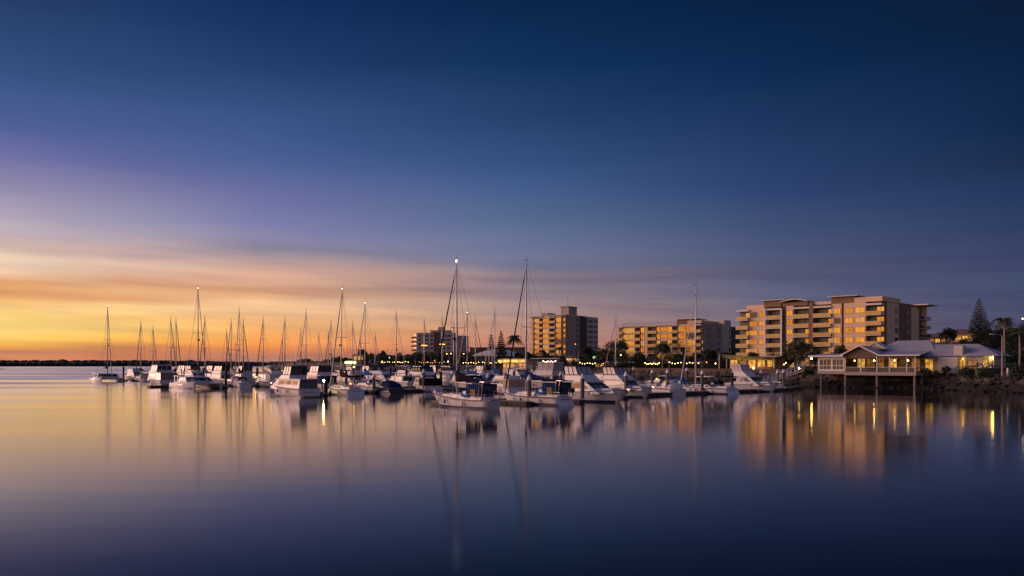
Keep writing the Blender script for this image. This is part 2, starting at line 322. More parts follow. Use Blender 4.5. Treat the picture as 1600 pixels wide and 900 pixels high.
# ------------------------------------------------------------------ terrain
SH = [(260,-40),(180,30),(130,80),(104,118),(90,138),(87.5,150),(85,163),(77,169),(70,174),(64,183),(53,214),(44,258),(26,310),(2,352),(-30,402),(-74,470),(-120,545),(-170,660),(-240,820),(-330,1100),(-520,1700),(-760,2500)]
def smooth(x): x = max(0,min(1,x)); return x*x*(3-2*x)
def hill(x,y): return 13*smooth((x-118)/75)*smooth((y-262)/70) + 10*smooth((y-520)/500)*smooth((x+150)/150)
pts = []
rs = random.Random(3)
for (a,b_) in zip(SH, SH[1:]):
    n = max(1,int(sqrt((a[0]-b_[0])**2+(a[1]-b_[1])**2)/4))
    for i in range(n): t=i/n; pts.append((a[0]+(b_[0]-a[0])*t, a[1]+(b_[1]-a[1])*t))
pts.append(SH[-1])
INL = (.85,.53)
offs = [-7,-3,0,1.5,3.2,5.0,7.5,12,20,35,50,70,90,115,140,180,240,340,520,900,1600,3500]
zz =   [-2.0,-1.0,.15,1.0,2.1,3.0,3.4,3.42,3.45,3.45]
def ground_z(x, y, d): return (zz[offs.index(d)] if d in offs[:10] else 3.45) + (hill(x,y) if d > 7 else 0)
def hgt(x, y): return 3.45 + hill(x, y)
for nm, j0, j1, m_ in (('revetment',0,6,'rock'),('ground',6,len(offs)-1,'grass')):
    vs=[]; fs=[]; K=j1-j0+1
    for (x,y) in pts:
        for j in range(j0,j1+1):
            d=offs[j]; jx = rs.uniform(-.5,.5) if 0<j<6 else 0
            X=x+INL[0]*(d+jx); Y=y+INL[1]*(d+jx)
            vs.append((X,Y,ground_z(X,Y,d)+ (rs.uniform(-.25,.25) if 0<j<6 else 0)))
    for i in range(len(pts)-1):
        for j in range(K-1):
            a=i*K+j; fs.append((a,a+1,a+K+1,a+K))
    tag(MB().add(vs,fs).build(nm, M[m_], smooth=(nm=='ground')), kind='structure')
# rocks tipped along the bank
mb = MB()
for i,(x,y) in enumerate(pts):
    D=y; s=(x/ max(1,D))
    if not (55 < y < 330): continue
    for k in range(30):
        d=rs.uniform(-1.5,6.2); t=rs.uniform(-2,2)
        X=x+INL[0]*d+INL[1]*t; Y=y+INL[1]*d-INL[0]*t
        z=3.4*max(0,min(1,(d+.2)/5.4)); r=rs.uniform(.2,.55)
        o=len(mb.v); mb.sphere((X,Y,z),r,6,4,.7)
        for q in range(o,len(mb.v)):
            v=mb.v[q]; mb.v[q]=(v[0]+rs.uniform(-.2,.2)*r,v[1]+rs.uniform(-.2,.2)*r,v[2]+rs.uniform(-.2,.2)*r)
tag(mb.build('rocks', M['rock']), kind='stuff')
# sandbar and the low wooded shore across the bay
sb=[]
for i in range(30):
    t=i/29; x=-900+330*t; w=26*(1-t**6)+1; sb.append([(x,880-w,-.3),(x,885-w*.3,.5+.5*sin(i*1.7)**2*(1 if i>20 else .5)),(x,890+w*.3,.6),(x,900+w,-.3)])
tag(MB().loft(sb,closed=False,c0=False,c1=False).build('sandbar',M['rock']),kind='structure')
tag(MB().add([(-6000,2380,.3),(-650,2600,.3),(-500,3300,2),(-6000,3300,2)],[(0,1,2,3)]).build('far_shore',M['grass']),kind='structure')
mb=MB(); rs=random.Random(11)
x=-4200.
while x < -560:
    for row in range(2):
        taper = smooth((-560-x)/700)*.45+.55
        h=rs.uniform(16,19.5)*taper*(1.15 if rs.random()<.05 else 1); r=rs.uniform(13,20)
        Y=2420+(x+4200)/3600*220+row*45
        o=len(mb.v); mb.sphere((x+rs.uniform(-6,6),Y,h*.5),r,9,6,h*.55/r)
        for q in range(o,len(mb.v)):
            v=mb.v[q]; mb.v[q]=(v[0]+rs.uniform(-2,2),v[1]+rs.uniform(-2,2),max(.1,v[2]+rs.uniform(-1.6,1.6)))
    x+=rs.uniform(7,12)
tag(mb.build('far_wood',M['leaf_far']),kind='stuff')

# ------------------------------------------------------------------ apartment blocks
def u_of(px, P, e):
    s=(px-800)/F; return (s*P[1]-P[0])/(e[0]-s*e[1])
def window(parent, q, gm, a=(0,1), b=(0,1), mull=1, name='window', fw=.09, t=.06):
    f=MB().ring(q,a[0],a[1],b[0],b[1],fw,t)
    for i in range(1,mull):
        x=a[0]+(a[1]-a[0])*i/mull; w=.035/max(.1,(Vector(q[1])-Vector(q[0])).length); f.panel(q,x-w,x+w,b[0],b[1],t)
    w=f.build(name,M['window_frame'],parent); MB().panel(q,a[0],a[1],b[0],b[1],.025).build('pane',M[gm],w); return w
def fq(u0,u1,z0,z1,v): return ((u0,v,z0),(u1,v,z0),(u1,v,z1),(u0,v,z1))
def eq(v0,v1,z0,z1,u): return ((u,v0,z0),(u,v1,z0),(u,v1,z1),(u,v0,z1))
rg=random.Random(5)
def gold(): return rg.choice(['solar_glass']*5+['solar_glass_deep']*4+['solar_glass_pale']*3+['curtain_glass'])
def balcony(parent, u0,u1,v0,v1,z, side_r=False, gl='balustrade_glass', h=1.05, solid=False):
    s=MB().box(u0,u1,v0,v1,z-.22,z).build('balcony',M['slab_white'],parent)
    b=MB().box(u0+.06,u1-.06,v0+.06,v0+.10,z+.08,z+h)
    if side_r: b.box(u1-.10,u1-.06,v0+.1,v1-.05,z+.08,z+h)
    b.build('balustrade',M[gl],s)
    r=MB().box(u0+.04,u1-.04,v0+.03,v0+.13,z+h,z+h+.07)
    n=max(2,int((u1-u0)/1.3))
    for i in range(n+1):
        u=u0+.06+(u1-u0-.12)*i/n; r.box(u-.03,u+.03,v0+.02,v0+.05,z,z+h)
    r.build('railing',M['slab_white'],s)
    return s
def apartment(name,label,P,e,zb,pitch,nf,bays,depth,ulen,wallm='render_cream',core='recess_wall',rec=1.8,parapet=1.0):
    ang=atan2(e[1],e[0]); R=empty(name,(P[0],P[1],0),ang,label,'building','apartment blocks behind the marina')
    top=zb+pitch*nf
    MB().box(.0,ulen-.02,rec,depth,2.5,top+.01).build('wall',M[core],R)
    for (p0,p1,ty,*op) in bays:
        u0=u_of(p0,P,e); u1=u_of(p1,P,e); op=op[0] if op else {}
        pr=op.get('proud',0); wm_=M[op.get('m',wallm)]; ztop=top+op.get('up',parapet); f0=op.get('f0',0); f1=op.get('f1',nf)
        if ty in 'wgks':
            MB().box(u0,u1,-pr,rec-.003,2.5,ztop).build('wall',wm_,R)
        for i in range(f0,f1):
            z=zb+pitch*i
            if ty=='w':
                window(R,fq(u0,u1,z,z+pitch,-pr),op.get('gl') or gold(),(op.get('a',.14),op.get('b',.86)),(.27,.80),2 if u1-u0>2.2 else 1)
            elif ty=='g':
                window(R,fq(u0,u1,z,z+pitch,-pr),gold(),(.05,.95),(.09,.86),max(1,int((u1-u0)/1.0)))
            elif ty=='s':
                window(R,fq(u0,u1,z,z+pitch,-pr),'dark_glass',(.1,.9),(.15,.85),1)
            elif ty=='b':
                balcony(R,u0,u1,-op.get('out',.7),rec-.003,z,op.get('side',False))
                sp=op.get('split',.35)
                window(R,fq(u0,u1,z,z+pitch,rec),gold(),(1-sp,.97),(.03,.80),2,'sliding_door')
                window(R,fq(u0,u1,z,z+pitch,rec),'curtain_glass',(.05,1-sp-.06),(.03,.80),2,'sliding_door')
        if ty=='b' : MB().box(u0,u1,-op.get('out',.7)*.6,rec-.003,top-.15,ztop-parapet*.55).build('roof_slab',M['slab_white'],R)
    MB().box(-.3,ulen,rec+.3,depth-.4,top+.02,top+parapet*.6).build('roof',M['roof_dark'],R)
    return R,top
def end_face(R,u,faces,zb,pitch,nf,top):
    for (v0,v1,ty,*op) in faces:
        op=op[0] if op else {}
        out=op.get('out',0)
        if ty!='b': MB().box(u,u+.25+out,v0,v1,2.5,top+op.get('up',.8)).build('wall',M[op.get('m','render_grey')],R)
        for i in range(op.get('f0',0),op.get('f1',nf)):
            z=zb+pitch*i; uu=u+.25+out
            if ty=='w': window(R,eq(v0,v1,z,z+pitch,uu),op.get('gl','dark_glass'),(op.get('a',.25),op.get('b',.75)),(.3,.78),1)
            if ty=='b':
                s=MB().box(u,u+2.0,v0,v1,z-.2,z).build('balcony',M['slab_white'],R)
                b=MB().box(u+1.85,u+1.9,v0+.05,v1-.05,z+.05,z+1.05); b.box(u+.1,u+1.85,v0+.05,v0+.1,z+.05,z+1.05); b.build('balustrade',M['clear_dark'],s)
E=(.719,-.696); NIN=(.696,.719)
# the near block
P=W(1152,275); ul=u_of(1379,P,E)
B=dict
bays=[(1152,1171,'b',B(out=1.2,split=.5)),(1171,1183.5,'w',B(a=.1,b=.95)),(1183.5,1185.5,'k'),(1185.5,1195.5,'w',B(a=.1,b=.95)),(1195.5,1197.5,'k',B(proud=.7,m='slab_white',up=.3)),
(1197.5,1220.5,'b',B(split=.22)),(1220.5,1223,'k',B(proud=.7,m='slab_white',up=.3)),(1223,1228.5,'k',B(m='render_dark')),(1228.5,1239.5,'w',B(a=.08,b=.9)),(1239.5,1265,'b',B(split=.40)),(1265,1271.5,'k',B(proud=.5,m='render_brown',up=1.6)),
(1271.5,1299.5,'b',B(split=.3)),(1299.5,1301.5,'k'),(1301.5,1315,'w'),(1315,1318.5,'k',B(proud=-.6,m='render_dark',up=.6)),(1318.5,1335,'w'),(1335,1353,'w',B(a=.1,b=.92)),(1353,1379,'b',B(out=1.3,side=True,split=.45))]
R,top=apartment('apartment_building','large cream apartment block nearest the water with stepped flat roofs, its windows glowing gold',P,E,4.9,3.08,6,bays,17,ul)
def U(px): return u_of(px,P,E)
m=MB(); m.box(U(1165),U(1194),.6,9,top+.6,top+1.9); m.build('parapet',M['render_cream'],R)
m=MB(); m.box(U(1194),U(1221),-.1,10,top+.9,top+3.1); m.build('penthouse',M['render_brown'],R); MB().box(U(1189),U(1228),-1.0,11,top+3.1,top+3.32).build('fly_roof',M['slab_white'],R)
m=MB(); m.box(U(1222),U(1262),.1,9,top+.9,top+2.2); m.build('penthouse',M['render_brown'],R)
cv=[(U(1221)+(U(1262)-U(1221))*k/10, top+2.2+.7*sin(pi*k/10)) for k in range(11)]
mb=MB(); mb.extr([(u,z+.3) for u,z in cv]+[(u,z) for u,z in cv[::-1]],-1.0,10); mb.build('curved_roof',M['slab_white'],R)
MB().box(U(1272),U(1299),.2,8,top+.9,top+1.8).build('parapet',M['render_cream'],R)
MB().box(U(1299),U(1335),-.05,9,top+.9,top+3.0).build('penthouse',M['render_brown'],R); MB().box(U(1295),U(1342),-1.2,10.5,top+3.0,top+3.22).build('fly_roof',M['slab_white'],R)
MB().box(U(1335),ul,-.06,16,top+1.0,top+2.5).build('parapet',M['render_cream'],R)
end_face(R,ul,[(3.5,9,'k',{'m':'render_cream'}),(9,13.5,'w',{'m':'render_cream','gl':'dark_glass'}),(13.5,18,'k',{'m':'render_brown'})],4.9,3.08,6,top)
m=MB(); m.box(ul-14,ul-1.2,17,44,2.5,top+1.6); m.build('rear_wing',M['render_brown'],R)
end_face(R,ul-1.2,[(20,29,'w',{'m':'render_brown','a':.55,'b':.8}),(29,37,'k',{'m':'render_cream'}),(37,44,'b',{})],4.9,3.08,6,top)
MB().box(ul-3,ul+2.6,35,45.5,top+1.6,top+1.95).build('fly_roof',M['slab_white'],R)
MB().box(ul-1.2,ul+.4,40,40.6,2.5,top+1.6).build('column',M['render_cream'],R)
# the middle block
E2=(.795,-.606); P=W(964,380); ul=u_of(1096,P,E2)
bays=[(964,974,'b',B(out=1.3,split=.4)),(974,992,'g'),(992,1001,'b',B(split=.12)),(1001,1007,'g'),(1007,1011.5,'k'),(1011.5,1026,'b',B(split=.2)),(1026,1031.5,'g'),(1031.5,1043.5,'w',B(a=.08,b=.95)),(1043.5,1050,'g'),(1050,1059.5,'b',B(split=.1)),(1059.5,1072,'g'),(1072,1086,'g'),(1086,1096,'b',B(out=1.2,side=True,split=.2))]
R,top=apartment('apartment_building','long low apartment block in the middle with four gold glazed floors behind a fan palm',P,E2,7.2,3.1,5,bays,22,ul)
def U(px): return u_of(px,P,E2)
pr=[(-.8,top+.3),(-.8,top+.7),(6,top+2.4),(6,top+1.9)]
MB().extx([(y,z) for y,z in pr],U(966),U(1058)).build('skillion_roof',M['slab_white'],R)
MB().box(U(1058),U(1074),-.05,9,top+.6,top+2.8).build('penthouse',M['render_brown'],R); MB().box(U(1055),U(1090),-.9,10,top+2.8,top+3.1).build('fly_roof',M['slab_white'],R)
MB().box(U(1074),ul,-.04,20,top+.9,top+2.2).build('parapet',M['render_cream'],R)
end_face(R,ul,[(2,10,'w',{'m':'render_grey','a':.55,'b':.85}),(10,22,'w',{'m':'render_grey','a':.6,'b':.8,'up':1.4})],7.2,3.1,5,top)
MB().box(ul-8,ul+1.5,22,30,2.5,top+3.2).build('stair_tower',M['render_white'],R)
MB().box(ul-20,ul+.5,30,46,2.5,top+.5).build('rear_wing',M['render_dark'],R)
end_face(R,ul+1.5,[(23,29.5,'w',{'m':'render_white','a':.6,'b':.9,'up':2.6})],7.2,3.1,5,top)
# the tower
E3=(.788,-.616); P=W(829.5,465); ul=u_of(884,P,E3)
bays=[(829.5,835,'b',B(out=1.0,split=.4)),(835,842.5,'g'),(842.5,848.5,'b',B(split=.1)),(848.5,858.5,'g',B(proud=.3)),(858.5,868.5,'b',B(out=1.1,split=.2)),(868.5,877,'g',B(proud=.1)),(877,880,'s',B(m='render_dark')),(880,884,'w',B(m='render_brown'))]
R,top=apartment('apartment_building','tall cream apartment tower with eight balconied floors and a lift overrun on its roof',P,E3,4.5,3.06,9,bays,34,ul)
def U(px): return u_of(px,P,E3)
MB().box(U(846),U(856),-.1,8,top+.5,top+2.8).build('penthouse',M['render_grey'],R); MB().box(U(828),U(849),-1.4,9,top+.7,top+1.0).build('fly_roof',M['slab_white'],R); MB().box(U(856),ul+.5,-1.0,22,top+1.0,top+1.4).build('fly_roof',M['slab_white'],R)
end_face(R,ul,[(.5,9,'k',{'m':'render_grey','up':1.0}),(9,14,'w',{'m':'render_grey','up':1.0}),(14,22,'k',{'m':'render_dark','out':-.2}),(22,28.5,'w',{'m':'render_white','up':1.2,'a':.15,'b':.92}),(28.5,34,'w',{'m':'render_white','up':1.2})],4.5,3.06,9,top)
MB().box(ul-7.5,ul-2,6,14.5,top+1,top+6.2).build('lift_overrun',M['render_grey'],R); MB().box(ul-8,ul-1.6,5.6,15,top+6.2,top+6.5).build('roof_cap',M['roof_dark'],R)
MB().tube([(ul-4,8,top+6.2),(ul-4,8,top+13)],.07).build('antenna',M['alloy_dark'],R)
# the far white block, seen on its unlit side
ang=radians(-4); P=W(651,575); R=empty('apartment_building',(P[0],P[1],0),ang,'white apartment block farthest away with its unlit side to the marina and lit end balconies','building','apartment blocks behind the marina')
zb,pt,nf=6.0,3.05,7; top=zb+pt*nf; Lw=27
MB().box(0,Lw,0,16,2.5,top+.8).build('wall',M['render_white'],R); MB().box(12.5,17,-.25,3,2.5,top+1.2).build('stair_panel',M['gable_board'],R)
MB().box(10,24,-.1,10,top+.8,top+2.2).build('penthouse',M['render_white'],R); MB().box(15.5,19,1,6,top+2.2,top+5).build('lift_overrun',M['render_cream'],R); MB().box(9.5,24.5,-.6,11,top+2.2,top+2.5).build('fly_roof',M['roof_dark'],R)
for i in range(nf):
    for u0,u1 in ((1.2,3.2),(5.6,8.4),(10.0,11.8),(18.6,21),(22,24.4)):
        window(R,fq(u0,u1,zb+pt*i,zb+pt*i+pt,0.0),'dark_glass',(0,1),(.3,.8),1)
    s=MB().box(-4.2,0,1,10,zb+pt*i-.2,zb+pt*i).build('balcony',M['slab_white'],R); MB().box(-4.2,-.02,.95,1.0,zb+pt*i,zb+pt*i+.95).build('balustrade',M['clear_dark'],s)
    if i in (0,1,3,4,5,6): MB().sphere((-1.6,1.6,zb+pt*i+2.3),.4,6,4).build('balcony_lamp',M['lamp_amber'],R)
MB().box(Lw,Lw+9,3,14,2.5,top-1.2).build('side_wing',M['render_grey'],R)
for i in range(nf-1): window(R,fq(Lw+5.5,Lw+8.2,zb+pt*i,zb+pt*i+pt,3.0),'dark_glass',(0,1),(.3,.8),1)
# ------------------------------------------------------------------ boats (local axes: +x to the bow, +y to port, z = 0 the waterline)
AX = radians(-42)                    # the berths all lie along this bearing (clockwise from the camera's forward)
def rz_of(h): return pi/2-h
AWAY = rz_of(AX); TOWARD = rz_of(AX+pi)
class Hull:
    def __init__(s,L,B,fbb,fbs,sw=.75,rake=.9,trk=.15,flare=.12,xm=.42,p=2.3,dip=.0,draft=.4,y0=0.0,n=16):
        s.L,s.B=L,B; s.rings=[]; s.y0=y0; s.sh=[]
        for i in range(n+1):
            t=i/n; x=-L/2+L*t
            k=sw+(1-sw)*sin(t/xm*pi/2) if t<xm else max(.012,1-((t-xm)/(1-xm))**p)
            b=B/2*k; zs=fbs+(fbb-fbs)*t**1.7-dip*sin(pi*t)
            kw=.93-flare*t; bw=b*kw*(1-.35*t**5)
            half=[(b,zs),(b*(.45+.55*kw),zs*.5),(bw,.0),(bw*.72,-draft*.7),(0.0,-draft)]
            ring=[]
            for (y,z) in half+[(-y,z) for y,z in half[-2::-1]]:
                rel=(z+draft)/(zs+draft)
                ring.append((x-rake*(1-rel)*t**3+trk*rel*(1-t)**6, y+y0, z))
            s.rings.append(ring); s.sh.append((ring[0][0],b,zs))
    def sheer(s,x):
        a=s.sh
        for p,q in zip(a,a[1:]):
            if p[0]<=x<=q[0]:
                t=(x-p[0])/max(1e-6,q[0]-p[0]); return p[1]+(q[1]-p[1])*t, p[2]+(q[2]-p[2])*t
        return (a[-1][1:] if x>a[-1][0] else a[0][1:])
    def build(s,parent,m='gelcoat',stripe='stripe_navy',deck='deck_paint',rail='teak',name='hull'):
        h=MB().loft(s.rings,closed=False,c0=True,c1=True).build(name,M[m],parent,smooth=False)
        for p in h.data.polygons: p.use_smooth = len(p.vertices)==4
        d=[]
        for (x,b,z) in s.sh: d.append([(x,b*.99+s.y0,z-.02),(x,b*.5+s.y0,z+.05),(x,-b*.5+s.y0,z+.05),(x,-b*.99+s.y0,z-.02)])
        MB().loft(d,closed=False,c0=False,c1=False).build('deck',M[deck],h)
        if rail:
            mb=MB()
            for sg in (1,-1): mb.tube([(x,sg*(b+.015)+s.y0,z) for x,b,z in s.sh],.045,5)
            mb.build('rub_rail',M[rail],h)
        if stripe:  # boot stripe, made taller to stand in for the dark shade at the waterline
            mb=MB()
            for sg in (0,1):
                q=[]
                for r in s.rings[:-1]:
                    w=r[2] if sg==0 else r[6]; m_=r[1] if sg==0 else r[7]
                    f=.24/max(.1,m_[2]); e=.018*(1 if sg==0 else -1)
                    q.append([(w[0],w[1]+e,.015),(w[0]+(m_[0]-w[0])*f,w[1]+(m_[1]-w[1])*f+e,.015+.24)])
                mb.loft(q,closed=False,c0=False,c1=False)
            mb.build('boot_stripe_shade',M[stripe],h)
        return h
    def band(s,f0,f1,x0,x1,m,parent,name='hull_stripe'):
        mb=MB()
        for sg in (0,1):
            q=[]
            for r in s.rings:
                if not x0<=r[0][0]<=x1: continue
                a=r[0] if sg==0 else r[8]; c=r[1] if sg==0 else r[7]; e=.02*(1 if sg==0 else -1)
                q.append([(a[0]+(c[0]-a[0])*f,a[1]+(c[1]-a[1])*f+e,a[2]+(c[2]-a[2])*f) for f in (f0,f1)])
            if len(q)>1: mb.loft(q,closed=False,c0=False,c1=False)
        return mb.build(name,M[m],parent)
def rails(H,x0,x1,parent,h=.6,name='guard_rail',step=1.6,n=2,m='steel'):
    mb=MB(); k=max(1,int((x1-x0)/step))
    for sg in (1,-1):
        pts=[]
        for i in range(k+1):
            x=x0+(x1-x0)*i/k; b,z=H.sheer(x); p=(x,sg*max(.05,b-.08)+H.y0,z); pts.append(p)
            mb.tube([p,(p[0],p[1],p[2]+h)],.022,4)
        for j in range(n):
            mb.tube([(a,b,c+h*(j+1)/n) for a,b,c in pts],.016,4)
    return mb.build(name,M[m],parent)
def squiggle(parent,x,y0,y1,z,seed):     # an unreadable scrawl across a transom
    r=random.Random(seed); pts=[]; n=26
    for i in range(n+1):
        t=i/n; pts.append((x,y0+(y1-y0)*t+.05*sin(i*2.1),z+.10*sin(i*1.9+r.random())*(.5+.5*r.random())))
    MB().tube(pts,.022,4).build('name_lettering',M['stripe_navy'],parent)
def fender(parent,x,y,z,m='fender_white'):
    MB().loft([[(x+r*cos(2*pi*k/8),y+r*sin(2*pi*k/8),z+h) for k in range(8)] for r,h in ((.02,-.3),(.11,-.24),(.13,0),(.11,.24),(.02,.3))]).build('fender',M[m],parent,True)
def mast_rig(R,L,hm,xm,H,zd,furl='canvas_white',light=False,radar=False,spread=1,rm=.10,boom=True,cover='canvas_black',cov_h=1.05,bl=.36,rig=.018,detail=True,lean=0.0,deck_lamp=False):
    top=(xm-lean,0,hm)
    mast=MB().tube([(xm,0,zd-.1),(xm-lean*.5,0,hm*.55),top],[rm,rm*.95,rm*.6],8).build('mast',M['alloy'],R,True)
    mb=MB(); 
    for i in range(spread):
        z=zd+(hm-zd)*((.5,) if spread==1 else (.36,.66))[i]; w=L*.085*(1-.25*i); x=xm-lean*z/hm
        mb.tube([(x-.15,-w,z+.05),(x,0,z),(x-.15,w,z+.05)],.045,5)
    mb.build('spreader',M['alloy'],mast)
    if light: MB().sphere((top[0],0,hm+.15),.13 if light=='bright' else .11,8,6).build('masthead_light',M['lamp_mast' if light=='bright' else 'lamp_mast_small'],mast)
    mb=MB(); mb.tube([(top[0]-.1,0,hm),(top[0]-.1,0,hm+.9)],.02,4); mb.tube([(top[0]-.5,0,hm+.35),(top[0]+.4,0,hm+.35)],.03,4); mb.build('wind_vane',M['alloy_dark'],mast)
    if radar: MB().sphere((xm+.35-lean*.4,0,zd+(hm-zd)*.42),.28,8,6,.7).build('radar_dome',M['canvas_black'] if radar=='dark' else M['gelcoat'],mast)
    if deck_lamp: MB().box(xm-.15,xm+.15,-.9,.9,zd+(hm-zd)*deck_lamp,zd+(hm-zd)*deck_lamp+.18).build('deck_lamp',M['lamp_amber'],mast)
    bow=(H.L/2-.15,0,H.sheer(H.L/2)[1]+.05); f=.96
    ft=(top[0]+.05,0,zd+(hm-zd)*f)
    P_=lambda t:(bow[0]+(ft[0]-bow[0])*t,0,bow[2]+(ft[2]-bow[2])*t)
    if furl: MB().tube([P_(.01),P_(.05),P_(.5),P_(.9),P_(.94)],[.04,.10,.09,.06,.03],6).build('furled_headsail',M[furl],R,True)
    mb=MB(); mb.tube([P_(.9),P_(1)],rig,4); mb.tube([(-H.L/2+.2,0,H.sheer(-H.L/2)[1]),(top[0]-.05,0,hm)],rig,4)
    for sg in (1,-1):
        b,z=H.sheer(xm-.3); z0=zd+(hm-zd)*(.5 if spread==1 else .36); w=L*.085
        mb.tube([(xm-.35,sg*b*.92,z),(xm-.15,sg*w,z0+.05),(top[0],0,hm*.98)],rig,4)
        mb.tube([(xm-.75,sg*b*.92,z),(xm-.05,0,z0)],rig,4)
    mb.build('rigging',M['wire'],R)
    if boom:
        z=zd+1.35; x1=xm-L*bl
        b=MB().tube([(xm-.05,0,z),(x1,0,z+.1)],.085,7).build('boom',M['alloy'],R,True)
        if cover:
            secs=[]
            for i in range(9):
                t=i/8; x=xm+.12+(x1+.2-xm)*t; hh=cov_h*((1-t)**1.6)+.30*(1-.45*t); ww=.17*(1-.35*t)+.05
                if t==0: hh*=1.15
                zc=z+.06+.1*t
                secs.append([(x,ww*cos(2*pi*k/10),zc+hh*.5+hh*.5*sin(2*pi*k/10)+.03*sin(i*3+k)) for k in range(10)])
            MB().loft(secs).build('sail_cover',M[cover],b,True)
    return mast
def sailboat(label,loc,rz,L=11,B=3.5,hm=16,hull='gelcoat',cover='canvas_navy',dodger='canvas_blue',furl='canvas_white',stripe='stripe_navy',light=False,radar=False,bimini=None,rail='teak',detail=True,spread=1,xmf=.08,overhang=True,fbb=1.3,bow_rake=None,sw=None,name='sailing_yacht',cat='sailboat',group=None,lean=0.0,deck_lamp=False,rm=.10,extras='',tl=True,boom=True,trk=.2,bl=.36):
    R=empty(name,(loc[0],loc[1],0),rz,label,cat,group)
    H=Hull(L,B,fbb,1.0,sw=sw or (.62 if overhang else .8),rake=bow_rake or (1.5 if overhang else .7),trk=trk,flare=.18,dip=.1)
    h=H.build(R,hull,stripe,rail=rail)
    H.band(.14,.2,-L*.46,L*.44,stripe,h) if detail else None
    zd=1.12
    mb=MB(); x0=-L*.17; x1=L*.26
    q=mb.house(x0,x1,x0+.15,x1-.9,B*.30,B*.24,zd-.15,zd+.42)
    c=mb.build('coachroof',M['gelcoat'],R)
    mb=MB()
    for sd,rev in (('port',0),('stbd',0)):
        for k in range(4): mb.panel(q[sd],.10+.2*k,.24+.2*k,.35,.8,.012)
    mb.build('cabin_window',M['boat_glass'],c)
    if detail:
        mb=MB(); mb.box(L*.10,L*.16,-.28,.28,zd+.40,zd+.5); mb.build('hatch',M['boat_glass'],c)
        MB().hx(-L*.42,x0-.02,-L*.42,x0-.02,B*.29,B*.25,zd-.1,zd+.26).build('cockpit_coaming',M['gelcoat'],R)
        MB().box(-L*.40,x0-.15,-B*.19,B*.19,zd+.2,zd+.275).build('cockpit_well',M['teak'],R)
        rails(H,-L*.40,L*.40,R,.62,'lifelines')
        mb=MB(); b,z=H.sheer(L*.40); zz=z+.62
        mb.tube([(L*.38,b-.1,z),(L*.40,b-.1,zz),(L*.5+.05,0,zz+.1),(L*.40,-b+.1,zz),(L*.38,-b+.1,z)],.025,5); mb.tube([(L*.47,.12,z),(L*.5,.05,zz+.1)],.02,4); mb.build('pulpit',M['steel'],R)
        mb=MB(); b,z=H.sheer(-L*.48)
        mb.tube([(-L*.38,b-.08,z+.62),(-L*.48,b-.08,z+.66),(-L*.485,0,z+.66),(-L*.48,-b+.08,z+.66),(-L*.38,-b+.08,z+.62)],.025,5)
        for sg in (1,-1): mb.tube([(-L*.48,sg*(b-.08),z),(-L*.48,sg*(b-.08),z+.66)],.025,5)
        mb.build('pushpit',M['steel'],R)
        mb=MB(); ts_=[(-L*.33,.42*cos(2*pi*k/14),zd+.85+.42*sin(2*pi*k/14)) for k in range(15)]; mb.tube(ts_,.025,4); mb.tube([(-L*.33,0,zd+.2),(-L*.33,0,zd+.85)],.06,5); mb.build('steering_wheel',M['steel'],R)
        if tl: squiggle(R,-L/2-.02+trk*.7,-B*.2,B*.2,.75,int(L*7))
        for i,xf in enumerate((-.22,.06,.2)): 
            b,z=H.sheer(L*xf); fender(R,L*xf,b+.1,z-.45,'fender_white' if i!=1 else 'fender_blue')
    if dodger:
        mb=MB(); xs=[x0+.95,x0+.55,x0+.1,x0-.75]
        mb.arch(xs,[B*.27,B*.30,B*.33,B*.34],[zd+.38,zd+.3,zd+.2,zd+.15],[.15,.75,1.0,1.05],10)
        d=mb.build('spray_hood',M[dodger],R,True)
        mb=MB()
        for sg in (1,-1): mb.box(x0-.55,x0+.0,sg*B*.335-.02,sg*B*.335+.02,zd+.5,zd+.85)
        mb.build('hood_window',M['clear_vinyl'],d)
    if bimini:
        mb=MB(); xa,xb=-L*.46,-L*.22
        mb.arch([xa,xa+.3,(xa+xb)/2,xb],[B*.36]*4,[zd+1.72,zd+1.8,zd+1.85,zd+1.8],[.12,.2,.24,.22],8)
        bm=mb.build('bimini',M[bimini],R,True)
        mb=MB()
        for sg in (1,-1):
            for xx in (xa+.2,xb-.2): mb.tube([((xa+xb)/2,sg*B*.36,zd+.1),(xx,sg*B*.36,zd+1.8)],.022,4)
        mb.build('bimini_frame',M['steel'],bm)
    if 'c' in extras:
        mb=MB()
        for sg in (1,-1): mb.box(-L*.44,-L*.22,sg*B*.33-.015,sg*B*.33+.015,zd+.55,zd+1.7)
        mb.build('cockpit_screen',M['canvas_navy'],R); MB().box(-L*.42,-L*.24,-B*.24,B*.24,zd+.275,zd+.75).build('cockpit_gear',M['canvas_navy'],R)
    if 'g' in extras:     # bright gear lashed in the cockpit
        mb=MB(); 
        for k in range(3): mb.tube([(-L*.30-.3*k,B*.33,zd+.3),(-L*.30-.3*k,B*.33,zd+1.1)],.09,6)
        mb.build('fuel_can',M['yellow_plastic'],R)
        mb=MB(); mb.tube([(-L*.47,.25*cos(2*pi*k/10)-B*.2,zd+.7+.25*sin(2*pi*k/10)) for k in range(11)],.07,5); mb.build('life_ring',M['orange_plastic'],R)
    if 'l' in extras: MB().sphere((-L*.30,.2,zd+.8),.16,8,6).build('cockpit_lantern',M['lamp_amber'],R)
    if 'o' in extras:
        mb=MB(); mb.box(-L*.50,-L*.46,-B*.30,-B*.2,zd+.5,zd+1.0); mb.tube([(-L*.485,-B*.25,zd+.5),(-L*.485,-B*.25,zd-.1)],.06,5); mb.build('outboard_motor',M['rubber'],R)
